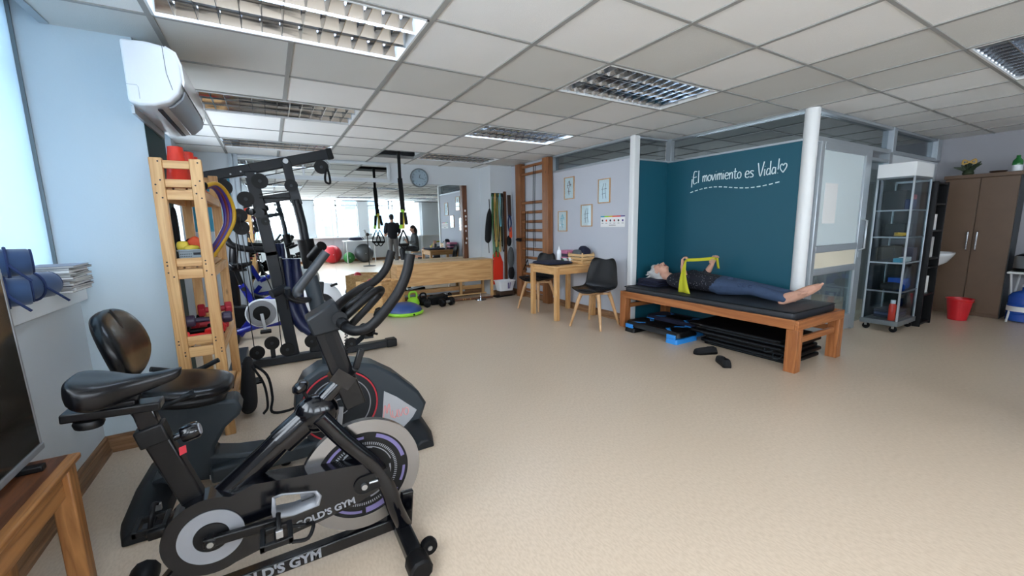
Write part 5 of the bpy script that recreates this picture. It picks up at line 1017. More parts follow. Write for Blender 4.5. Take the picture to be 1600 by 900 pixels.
t = thing('pink_box', 'pink and purple banded storage box against the wall on the pine table', 'box', (3.72, 4.72, z)); B('box_body', MB().box((3.63, 4.62, z), (3.81, 4.82, z+.12)), 'purple_dark', t, bevel=.005); B('box_lid', MB().box((3.625, 4.615, z+.12), (3.815, 4.825, z+.165)), 'pink', t, bevel=.005); B('box_band', MB().box((3.628, 4.618, z+.055), (3.812, 4.822, z+.075)), 'pink', t, bevel=.002)
t = thing('wooden_crate', 'small slatted wooden crate on the pine table', 'crate', (3.70, 4.36, z)); x0, x1, y0, y1 = 3.60, 3.82, 4.25, 4.56
for q in range(3):
    zz = z+.008+q*.045
    for y in (y0, y1-.008): B('slat', MB().box((x0, y, zz), (x1, y+.008, zz+.034)), 'pine_light_x', t, bevel=.002)
    for x in (x0, x1-.008): B('slat', MB().box((x, y0+.008, zz), (x+.008, y1-.008, zz+.034)), 'pine_light_y', t, bevel=.002)
B('crate_floor', MB().box((x0+.008, y0+.008, z), (x1-.008, y1-.008, z+.008)), 'pine_light_x', t, smooth=False)
for x in (x0+.008, x1-.022):
    for y in (y0+.008, y1-.022): B('corner_post', MB().box((x, y, z+.008), (x+.014, y+.014, z+.15)), 'pine_light_z', t, smooth=False)
bag('folded_cloth', 'navy cloth bag heaped in the slatted crate', 'cloth', (3.73, 4.36, z+.16), (.07, .09, .07), 'navy', R=Matrix.Rotation(.4, 3, 'X')); bag('mesh_cloth', 'grey mesh cloth bulging over the front of the slatted crate', 'cloth', (3.66, 4.42, z+.13), (.05, .09, .06), 'shirt_grey')
# ================================================================ LETTERING ON THE TEAL WALL
o = Vector((XA-.003, 3.30, 0)); 
seq = ['inv','E','l',' ','m','o','v','i','m','i','e','n','t','o',' ','e','s',' ','V','i','d','a','!','heart']
tot = sum(STROKES[c][1] for c in seq); a = AX(1080, 288, XA); b = AX(1230, 268, XA); size = (a.y-b.y)/tot
t = thing('wall_lettering', 'white handwritten slogan painted on the teal alcove wall', 'lettering', (XA, a.y, a.z))
dz = (b.z-a.z); lift = lambda x: dz*x/tot + .012*math.sin(x/tot*2*PI)
B('script_words', handwrite(seq, (XA-.002, a.y, a.z), (0,-1,0), (0,0,1), size, .005, lift), 'letter', t)
n = 17; p0 = AX(1079, 301, XA); p1 = AX(1222, 283, XA)
for k in range(n):
    def pp(s): return Vector((XA-.002, p0.y+(p1.y-p0.y)*s, p0.z+(p1.z-p0.z)*s+.035*math.sin(s*2*PI)*(1-.3*s)))
    B('dash', MB().tube([pp(k/n), pp((k+.3)/n), pp((k+.6)/n)], .006, 6), 'letter', t)
# ================================================================ BED AND WHAT IS UNDER IT
t = thing('treatment_bed', 'low orange-brown wooden treatment bed in the teal alcove', 'bed', (4.05, 2.6, 0))
bx0, bx1, by0, by1 = 3.635, 4.465, 1.60, 3.575
for x in (bx0, bx1-.09):
    for y in (by0, by1-.09): B('leg', MB().box((x, y, 0), (x+.045, y+.09, .365)).box((x+.045, y, 0), (x+.09, y+.09, .365)), 'bedwood_z', t, bevel=.004)
for x in (bx0, bx1-.03): B('side_rail', MB().box((x, by0+.03, .365), (x+.03, by1-.03, .445)), 'bedwood_y', t, bevel=.004)
for y in (by0, by1-.03): B('end_rail', MB().box((bx0, y, .365), (bx1, y+.03, .445)), 'bedwood_x', t, bevel=.004)
B('lower_rail', MB().box((bx1-.075, by0+.09, .245), (bx1-.045, by1-.09, .295)), 'bedwood_y', t, bevel=.003)
for y in (by0+.03, by1-.06): B('lower_rail', MB().box((bx0+.09, y, .235), (bx1-.09, y+.03, .285)), 'bedwood_x', t, bevel=.003)
for k in range(9): B('slat', MB().box((bx0+.03, by0+.10+k*.21, .40), (bx1-.03, by0+.19+k*.21, .42)), 'bedwood_x', t, smooth=False)
def slab(name, x0, x1, y0, y1, z0, z1, m, label, cat, r=.02, parent=None, group=None):
    cx, cy, w, d = (x0+x1)/2, (y0+y1)/2, x1-x0, y1-y0; h = z1-z0; e = min(r, h*.45)
    mb = MB().loft([rrect(cx, cy, w-2*e, d-2*e, z0, .03), rrect(cx, cy, w-.6*e, d-.6*e, z0+e*.3, .03), rrect(cx, cy, w, d, z0+e, .03), rrect(cx, cy, w, d, z1-e, .03), rrect(cx, cy, w-.6*e, d-.6*e, z1-e*.3, .03), rrect(cx, cy, w-2*e, d-2*e, z1, .03)])
    o = B(name, mb, m, parent, ang=35)
    if parent is None: tag(o, label, cat, group)
    return o
mat('vinyl_dark', (34, 38, 44), .5, bump=.08, bscale=40)
t = thing('mattress', 'thin charcoal mattress on the wooden treatment bed', 'mattress', (4.05, 2.6, .42)); slab('mattress_body', 3.675, 4.43, 1.66, 3.54, .42, .50, 'vinyl_dark', '', '', .02, t)
B('piping', MB().tube([v+Vector((0,0,0)) for v in rrect(4.0525, 2.61, .757, 1.902, .495, .03)], .004, 6, closed=True), 'black_rubber', t)
# pillow: folded navy towels
for k, (z0, z1, dx) in enumerate(((.502, .53, 0), (.531, .56, .01), (.561, .585, -.008))):
    slab('folded_towel', 3.86+dx, 4.32+dx, 3.22-.01*k, 3.54-.01*k, z0, z1, 'navy', ['lowest folded navy towel under the lying person\'s head', 'middle folded navy towel under the lying person\'s head', 'top folded navy towel under the lying person\'s head'][k], 'towel', .012, group='folded towels used as pillow')
# mats
for k in range(7):
    dx = (.02, -.015, .01, 0, -.02, .015, -.005)[k]; dy = (0, .02, -.02, .01, .03, -.01, .05)[k]; z0 = .001+k*.0315
    t = thing('folding_mat', ['lowest black exercise mat of the pile under the bed', 'second black exercise mat from below under the bed', 'third black exercise mat from below under the bed', 'middle black exercise mat of the pile under the bed', 'third black exercise mat from the top under the bed', 'second black exercise mat from the top under the bed', 'top black exercise mat of the pile under the bed'][k], 'mat', (4.08+dx, 2.15+dy, z0), group='black mats piled under the bed')
    slab('mat_body', 3.80+dx-(.05 if k > 3 else 0), 4.34+dx, 1.72+dy, 2.56+dy+(.08 if k > 3 else 0), z0, z0+.03, 'black_rubber', '', '', .008, t)
    B('seam', MB().tube([(3.798+dx-(.05 if k > 3 else 0), 1.76+dy, z0+.015), (3.798+dx-(.05 if k > 3 else 0), 2.5+dy, z0+.015)], .003, 6), 'charcoal', t)
    if k in (2, 4): B('carry_handle', MB().tube(smooth_path([(3.80+dx, 1.80+dy, z0+.02), (3.765+dx-.03*(k > 3), 1.81+dy, z0-.01), (3.765+dx-.03*(k > 3), 1.86+dy, z0-.02), (3.80+dx, 1.88+dy, z0+.02)], 4), .005, 6), 'charcoal', t)
def aerobic_step(x0, x1, y0, y1, z1, label, m='black_plastic'):
    mat('step_blue', (46, 140, 220), .4) if 'step_blue' not in MATS else None
    t = thing('aerobic_step', label, 'step platform', ((x0+x1)/2, (y0+y1)/2, 0), group='aerobic steps under the bed'); cx, cy = (x0+x1)/2, (y0+y1)/2; w, d = x1-x0, y1-y0
    B('deck', MB().loft([rrect(cx, cy, w, d, z1-.055, .05), rrect(cx, cy, w-.02, d-.02, z1-.01, .05), rrect(cx, cy, w-.04, d-.04, z1, .05)]), m, t, ang=35)
    for s in (-1, 1):
        yy = cy+s*(d/2-.09)
        B('riser', MB().loft([rrect(cx, yy, w+.03, .15, 0, .03), rrect(cx, yy, w+.02, .14, .05, .03)]), 'black_plastic' if s > 0 else 'step_blue', t, bevel=.004)
        B('corner_cap', MB().box((x0-.008, yy-.05, .05), (x0+.012, yy+.06, z1-.03)), 'step_blue', t, bevel=.006)
        B('deck_stripe', MB().grid(lambda u, v: Vector((cx+(u-.5)*(w-.07), cy+s*(d/2-.12-.10*math.sin(PI*u)-.055*v), z1+.001)), 12, 1), 'step_blue', t, solid=.001)
    B('deck_grip', MB().loft([rrect(cx, cy, w-.16, d-.42, z1, .06), rrect(cx, cy, w-.18, d-.44, z1+.004, .06)]), 'black_rubber', t, ang=30)
aerobic_step(3.53, 3.86, 2.64, 3.40, .125, 'black and blue aerobic step nearest the room under the bed'); aerobic_step(3.93, 4.28, 2.72, 3.44, .14, 'darker blue aerobic step farther back under the bed', 'navy')
def shoe(c, rz, label):
    t = thing('shoe', label, 'shoe', c, rz, group='black slip-on shoes in front of the bed')
    out = [(-.10,.028),(-.085,.036),(-.03,.034),(.04,.041),(.085,.040),(.115,.028),(.125,.0)]
    def ring(z, s, e=0): return [Vector((x*s+e, y*s, z)) for x, y in out]+[Vector((x*s+e, -y*s, z)) for x, y in reversed(out[:-1])]
    B('sole', MB().loft([ring(.001, .95), ring(.004, 1.), ring(.022, 1.)]), 'black_rubber', t, local=True, ang=35)
    B('upper', MB().loft([ring(.022, .98), ring(.04, .95), [Vector((p.x, p.y*.9, .052 if p.x > .03 else .066)) for p in ring(0, .86)], [Vector((min(p.x, .03), p.y*.62, .062 if p.x > 0 else .066)) for p in ring(0, .78)], [Vector((min(p.x, .025), p.y*.55, .04)) for p in ring(0, .74)]], cap=False), 'black_cloth', t, local=True, ang=60)
    B('insole', MB().loft([[Vector((min(p.x, .04), p.y*.7, .026)) for p in ring(0, .8)], [Vector((min(p.x, .04), p.y*.7, .03)) for p in ring(0, .8)]]), 'black_plastic', t, local=True)
shoe((3.52, 2.32, 0), 2.7, 'black shoe lying closer to the bed'); shoe((3.37, 2.05, 0), .9, 'black shoe lying farther out on the floor')

# ================================================================ PEOPLE
def union(name, mb, m, parent, voxel=.006, smooth=6):
    o = B(name, mb, m, parent, ang=180)
    r = o.modifiers.new('r', 'REMESH'); r.mode = 'VOXEL'; r.voxel_size = voxel; r.use_smooth_shade = True
    s = o.modifiers.new('s', 'SMOOTH'); s.factor = .5; s.iterations = smooth
    return o
def limb(mb, pts, rs, n=14, sub=4, sx=1., up=None):
    # tapering tube with rounded ends through the joints
    P = smooth_path(pts, sub); k = len(pts); R = []
    for i in range(k-1):
        for j in range(sub): R.append(rs[i]+(rs[i+1]-rs[i])*j/sub)
    R.append(rs[-1]); mb.tube(P, R, n, sx=sx, up=up); mb.ell(P[0], rs[0], 12, 8); mb.ell(P[-1], rs[-1], 12, 8)
def frame(d, n):
    d = Vector(d).normalized(); n = Vector(n); n = (n-d*n.dot(d)).normalized(); return d, n, d.cross(n)
def hand(mb, wrist, d, n, thumb, curl=.9, s=1., spread=.06):
    d, n, sd = frame(d, n); sd = sd*thumb; w = Vector(wrist)
    rings = []
    for q, wd, th in ((0,.026,.02),(.02,.033,.019),(.05,.041,.017),(.078,.043,.014),(.088,.04,.011)):
        c = w+d*(q*s); rings.append([c+sd*(wd*s*math.cos(a))+n*(th*s*math.sin(a)) for a in [2*PI*j/14 for j in range(14)]])
    mb.loft(rings)
    for k, (o, L) in enumerate(((.030,.078),(.010,.088),(-.011,.082),(-.031,.064))):
        p = w+d*(.082*s)+sd*(o*s); dd = (d+sd*(o*spread*12)).normalized(); ang = 0; pts = [p-d*.012*s, p]
        for j, f in enumerate((.45,.31,.24)):
            ang += curl*(.75 if j == 0 else 1.); p = p+(dd*math.cos(ang)+n*math.sin(ang))*(L*f*s); pts.append(p)
        limb(mb, pts, [.0095*s,.0095*s,.0088*s,.0080*s,.0068*s], 10, 2)
    p = w+d*(.022*s)+sd*(.030*s); q = [p, p+(sd*.55+d*.65+n*.3).normalized()*(.042*s)]; q.append(q[-1]+(d*.75+n*(.3+.5*min(curl, 1))+sd*(.15-.3*min(curl, 1))).normalized()*(.032*s)); q.append(q[-1]+(d*.6+n*(.4+.5*min(curl, 1))-sd*.4*min(curl, 1)).normalized()*(.025*s))
    limb(mb, q, [.013*s,.0115*s,.0095*s,.0075*s], 10, 2)
def head_parts(mb, c, up, face, s=1.):
    up, face, sd = frame(up, face); c = Vector(c); M = Matrix((sd, face, up)).transposed()
    L = lambda x, y, z: c+M @ Vector((x*s, y*s, z*s))
    mb.ell(L(0,-.012,.025), (.074*s,.094*s,.088*s), 20, 14, M); mb.ell(L(0,.018,-.03), (.061*s,.07*s,.08*s), 18, 12, M); mb.ell(L(0,.058,-.085), (.03*s,.026*s,.022*s), 12, 8, M)
    mb.tube([L(0,.082,.012), L(0,.096,-.01), L(0,.108,-.03), L(0,.094,-.042)], [.009*s,.0105*s,.0135*s,.010*s], 10); mb.ell(L(.011,.092,-.038), .009*s, 10, 6); mb.ell(L(-.011,.092,-.038), .009*s, 10, 6)
    for x in (-1, 1):
        mb.ell(L(.034*x,.066,-.022), (.022*s,.02*s,.018*s), 12, 8, M); mb.ell(L(.028*x,.078,.022), (.024*s,.012*s,.008*s), 12, 8, M)
        mb.ell(L(.077*x,-.008,-.008), (.008*s,.018*s,.03*s), 12, 8, M)
    return L, M
def face_bits(parent, L, M, s=1., closed=False, brow='hair_grey'):
    for x in (-1, 1):
        e = B('eye', MB().ell(L(.031*x,.0755,.004), (.0135*s,.009*s,(.004 if closed else .0075)*s), 12, 8, M), 'eye_white' if not closed else 'skin_foot', parent)
        if not closed: B('iris', MB().ell(L(.031*x,.0825,.004), (.006*s,.003*s,.006*s), 10, 6, M), 'ink', e)
        B('eyebrow', MB().tube([L(.014*x,.090,.022), L(.032*x,.089,.027), L(.05*x,.074,.021)], .0035*s, 6), brow, parent)
    B('lips', MB().ell(L(0,.0845,-.062), (.024*s,.008*s,.0055*s), 14, 8, M), 'lips', parent)
def dotted():
    m, tt, p = _pr('shirt_dots'); p.inputs['Roughness'].default_value = .85
    tc = tt.nodes.new('ShaderNodeTexCoord'); v = tt.nodes.new('ShaderNodeTexVoronoi'); v.inputs['Scale'].default_value = 55
    r = tt.nodes.new('ShaderNodeMapRange'); r.inputs[1].default_value = .16; r.inputs[2].default_value = .2; r.inputs[3].default_value = 1; r.inputs[4].default_value = 0
    mx = tt.nodes.new('ShaderNodeMix'); mx.data_type = 'RGBA'; mx.inputs[6].default_value = srgb(18, 20, 32); mx.inputs[7].default_value = srgb(150, 152, 160)
    tt.links.new(tc.outputs['Object'], v.inputs['Vector']); tt.links.new(v.outputs['Distance'], r.inputs[0]); tt.links.new(r.outputs[0], mx.inputs[0]); tt.links.new(mx.outputs[2], p.inputs['Base Color'])
dotted()
def ering(c, rx, rz, n=20, ax='y'):   # elliptical ring in the xz plane
    return [Vector((c[0]+rx*math.cos(a), c[1], c[2]+rz*math.sin(a))) for a in [2*PI*j/n for j in range(n)]]
def lying_person():
    t = thing('person', 'person in dark dotted top and jeans lying on the bed holding a yellow band', 'person', (4.08, 2.6, .5))
    sk = MB()
    L, M = head_parts(sk, (4.08, 3.355, .672), (0, .97, .10), (0, -.12, 1), 1.)
    limb(sk, [(4.08, 3.28, .625), (4.08, 3.18, .600), (4.08, 3.08, .60)], [.056, .058, .075])
    sk.loft([ering((4.08, 3.1, .595), .14, .065), ering((4.08, 2.9, .60), .14, .075), ering((4.08, 2.62, .595), .13, .07), ering((4.08, 2.5, .59), .13, .06)])
    nh = Vector((3.925, 2.928, .775)); fh = Vector((4.255, 2.795, .785))
    limb(sk, [(3.935, 3.07, .60), (3.905, 2.97, .575), (3.90, 2.865, .575), (3.912, 2.89, .67), nh], [.045, .042, .037, .034, .024])
    limb(sk, [(4.225, 3.07, .605), (4.26, 2.97, .63), (4.285, 2.885, .655), (4.27, 2.84, .72), fh], [.045, .042, .038, .034, .024])
    hand(sk, nh, (.05, .12, 1), (.5, -.85, 0), 1, 1.0, .92); hand(sk, fh, (-.05, -.25, 1), (-.3, -.95, 0), -1, .75, .92)
    for hip, kn, an, toe in (((4.0,2.55,.59),(4.005,2.2,.60),(4.01,1.925,.548),(4.0,1.73,.625)), ((4.16,2.55,.59),(4.185,2.22,.585),(4.20,1.925,.55),(4.25,1.695,.69))):
        limb(sk, [hip, kn, an], [.075, .05, .036]); an = Vector(an); toe = Vector(toe); d = (toe-an).normalized(); up = Vector((0, .5, .86))
        heel = an+Vector((0, -.005, -.03)); sk.ell(heel, (.031,.034,.032), 14, 10)
        limb(sk, [an+Vector((0,0,.0)), an.lerp(toe, .45)+Vector((0,0,.012)), an.lerp(toe, .82)], [.036, .031, .026]); limb(sk, [heel, heel.lerp(toe, .5)+Vector((0,.0,-.012)), an.lerp(toe, .80)+Vector((0,0,-.006))], [.028, .026, .028])
        sd = Vector((1,0,0)); s_ = 1 if hip[0] > 4.08 else -1
        for k, (o, r, ln) in enumerate(((-.022,.0125,.052),(-.005,.0095,.050),(.010,.009,.044),(.023,.0085,.037),(.034,.008,.028))):
            b = an.lerp(toe, .80)+sd*(o*s_); limb(sk, [b, b+d*ln*.6, b+d*ln+Vector((0,.004,.004))], [r, r, r*.9], 8, 2)
    body = union('body', sk, 'skin', t, .0048, 5)
    face_bits(body, L, M, 1., True)
    hr = MB(); hr.ell(L(0,-.03,.05), (.085,.09,.082), 20, 14, M); hr.ell(L(0,-.075,-.01), (.08,.05,.09), 18, 12, M); hr.ell(L(.06,-.04,.01), (.026,.05,.06), 12, 8, M); hr.ell(L(-.06,-.04,.01), (.026,.05,.06), 12, 8, M); hr.ell(L(0,.035,.098), (.055,.03,.022), 14, 8, M)
    for k in range(26):
        a = k*2.4; b = L(.07*math.sin(a), -.05-.03*math.cos(a*1.7), .09+.02*math.cos(a)); limb(hr, [b, b+Vector((.02*math.sin(k), .03, -.01-.004*(k % 5))), b+Vector((.03*math.sin(k*1.3), .05+.01*(k % 3), -.03))], [.012, .01, .004], 6, 2)
    union('hair', hr, 'hair_grey', t, .005, 2)
    sh = MB(); sh.loft([ering((4.08, 3.19, .60), .07, .055), ering((4.08, 3.14, .60), .12, .07), ering((4.08, 3.05, .602), .172, .085), ering((4.08, 2.95, .61), .17, .098), ering((4.08, 2.85, .612), .163, .104), ering((4.08, 2.72, .605), .163, .098), ering((4.08, 2.6, .60), .17, .094), ering((4.08, 2.54, .60), .172, .092)])
    sh.ell((4.01, 2.95, .675), (.065, .07, .045)); sh.ell((4.15, 2.95, .675), (.065, .07, .045))
    limb(sh, [(3.95, 3.08, .60), (3.915, 2.98, .578), (3.90, 2.868, .577), (3.908, 2.885, .65)], [.062, .056, .05, .044]); limb(sh, [(4.21, 3.08, .605), (4.255, 2.975, .63), (4.283, 2.89, .655), (4.276, 2.862, .69)], [.062, .056, .05, .045])
    union('shirt', sh, 'shirt_dots', t, .006, 4)
    je = MB(); je.loft([ering((4.08, 2.62, .596), .165, .088), ering((4.08, 2.55, .596), .174, .096), ering((4.08, 2.47, .594), .17, .092)])
    for hip, kn, an in (((4.0,2.52,.592),(4.005,2.2,.60),(4.015,1.905,.553)), ((4.16,2.52,.592),(4.185,2.22,.585),(4.20,1.91,.553))):
        hip, kn, an = Vector(hip), Vector(kn), Vector(an); limb(je, [hip, hip.lerp(kn, .5), kn, kn.lerp(an, .4), an.lerp(kn, .12), an], [.088, .076, .059, .057, .049, .048])
    for k in range(7): je.ell((3.96+.03*(k % 3), 2.18+.018*k, .635), (.05, .008, .014), 10, 6)
    union('jeans', je, 'jeans', t, .006, 3)
    # yellow band: stretched between the hands, one end draped down to the mattress
    b = thing('resistance_band', 'yellow elastic band stretched between the lying person\'s hands', 'resistance band', (3.9, 2.85, .51))
    p0 = nh+Vector((.01, -.03, .072)); p1 = fh+Vector((-.0, -.05, .075)); mb = MB()
    mb.grid(lambda u, v: p0.lerp(p1, u)+Vector((0, .012*(v-.5), .034*(v-.5)-.006*math.sin(PI*u))), 10, 3); B('stretched_strip', mb, 'band_yellow', b, solid=.0015)
    bot = Vector((3.80, 2.80, .505)); mb = MB()
    def drape(u, v):
        w = .02+.13*v**1.2; c = p0.lerp(bot, v); c.x -= .03*math.sin(PI*v); return c+Vector((.012*math.sin(u*6)*v, (.5-u)*w, 0))
    mb.grid(drape, 8, 12); B('hanging_end', mb, 'band_yellow', b, solid=.0015)
    mb = MB(); e = p1+Vector((.03, -.01, -.12)); mb.grid(lambda u, v: (p1+Vector((.01,0,0))).lerp(e, v)+Vector((0, (.5-u)*.03, 0)), 2, 5); B('short_end', mb, 'band_yellow', b, solid=.0015)
lying_person()
def standing_man():
    o = Vector((3.72, -.75, 0)); t = thing('person', 'person in black shirt standing with back to the mirror near windows', 'person', o); P = lambda x, y, z: o+Vector((x, y, z))
    sk = MB(); L, M = head_parts(sk, P(.0, -.02, 1.60), (0, 0, 1), (.1, -1, -.12)); limb(sk, [P(0,.0,1.5), P(0,.015,1.42), P(0,.02,1.34)], [.055, .058, .08])
    for s in (-1, 1):
        limb(sk, [P(s*.19,.01,1.36), P(s*.24,.02,1.12), P(s*.22,-.14,.98), P(s*.10,-.26,1.06)], [.05,.042,.036,.026]); hand(sk, P(s*.10,-.26,1.06), (-s*.6,-.5,.2), (0, -.3, 1), s, .5, .95)
        limb(sk, [P(s*.09,0,.9), P(s*.1,-.01,.48), P(s*.1,.02,.07)], [.085,.055,.038])
    body = union('body', sk, 'skin', t, .008, 4); face_bits(body, L, M, 1., False, 'ink')
    hr = MB(); hr.ell(L(0,-.02,.05), (.081,.095,.078), 18, 12, M); hr.ell(L(0,-.055,-.005), (.075,.05,.07), 16, 10, M); union('hair', hr, 'ink', t, .007, 2)
    sh = MB(); R_ = lambda z, rx, ry: [P(rx*math.cos(a), .015+ry*math.sin(a), z) for a in [2*PI*j/20 for j in range(20)]]
    sh.loft([R_(.86,.175,.115), R_(1.0,.17,.115), R_(1.15,.185,.125), R_(1.3,.205,.125), R_(1.39,.18,.10), R_(1.44,.085,.075)])
    for s in (-1, 1): limb(sh, [P(s*.185,.01,1.37), P(s*.235,.02,1.2), P(s*.245,.015,1.10)], [.07,.062,.06])
    union('shirt', sh, 'shirt_black', t, .009, 3)
    tr = MB(); tr.loft([R_(.95,.165,.11), R_(.85,.175,.115)]) 
    for s in (-1, 1): limb(tr, [P(s*.085,.01,.88), P(s*.1,-.0,.5), P(s*.1,.02,.06)], [.1,.075,.062])
    union('trousers', tr, 'trousers_grey', t, .009, 3)
    for s in (-1, 1): sh_ = MB(); limb(sh_, [P(s*.1,.03,.045), P(s*.105,-.08,.04), P(s*.11,-.17,.035)], [.044,.044,.034]); B('shoe', sh_, 'black_rubber', t)
standing_man()
def seated_woman():
    o = Vector((4.22, .15, 0)); t = thing('person', 'person with long brown hair in grey top sitting and looking down', 'person', o); P = lambda x, y, z: o+Vector((x, y, z))
    sk = MB(); L, M = head_parts(sk, P(-.05, 0, 1.20), (-.25, 0, 1), (-1, .1, -.45)); limb(sk, [P(-.03,0,1.1), P(0,0,1.03), P(.01,0,.95)], [.048,.05,.07])
    for s in (-1, 1):
        limb(sk, [P(.0,s*.16,.96), P(-.03,s*.2,.75), P(-.20,s*.12,.74), P(-.26,s*.05,.80)], [.044,.038,.032,.023]); hand(sk, P(-.26,s*.05,.80), (-.6,-s*.3,.5), (0, -s, .2), s, .8, .9)
        limb(sk, [P(.0,s*.09,.54), P(-.40,s*.1,.54), P(-.42,s*.1,.3), P(-.40,s*.1,.07)], [.08,.056,.045,.034]); limb(sk, [P(-.40,s*.1,.045), P(-.52,s*.1,.03)], [.035,.026])
    body = union('body', sk, 'skin', t, .008, 4); face_bits(body, L, M, 1., False, 'hair_brown')
    hr = MB(); hr.ell(L(0,-.025,.04), (.085,.10,.085), 18, 12, M); limb(hr, [L(0,-.06,.0), L(0,-.08,-.1), L(.02,-.07,-.2)], [.078,.075,.05]); union('hair', hr, 'hair_brown', t, .008, 2)
    sh = MB(); R_ = lambda z, dx, rx, ry: [P(dx+rx*math.cos(a), ry*math.sin(a), z) for a in [2*PI*j/20 for j in range(20)]]
    sh.loft([R_(.48,.03,.12,.17), R_(.65,.03,.11,.155), R_(.82,.02,.115,.17), R_(.95,.01,.11,.18), R_(1.02,.0,.085,.13), R_(1.06,-.01,.06,.07)])
    for s in (-1, 1): limb(sh, [P(.0,s*.165,.96), P(-.03,s*.205,.76), P(-.18,s*.135,.745)], [.06,.053,.045])
    union('top', sh, 'shirt_grey', t, .009, 3)
    tr = MB()
    for s in (-1, 1): limb(tr, [P(.03,s*.09,.53), P(-.40,s*.1,.54), P(-.42,s*.1,.3), P(-.40,s*.1,.1)], [.098,.072,.06,.05])
    union('trousers', tr, 'ink', t, .009, 3)
    s_ = thing('stool', 'round wooden stool under the seated person', 'stool', P(.03, 0, 0)); B('seat', MB().lathe([(.15, .39), (.17, .40), (.17, .425), (.15, .435)], P(.03,0,0), (0,0,1), 28), 'pine_x', s_)
    for k in range(4): a = PI/4+k*PI/2; B('leg', MB().tube([P(.03+.1*math.cos(a), .1*math.sin(a), .395), P(.03+.16*math.cos(a), .16*math.sin(a), 0)], .016, 10), 'pine_z', s_)
    ph = tag(B('smartphone', MB().box((-.02,-.035,-.07), (-.012,.035,.07)), 'black_gloss', bevel=.003), 'dark phone held by the seated person', 'phone'); ph.location = P(-.335, 0, .865); ph.rotation_euler = (0, .4, 0)
seated_woman()

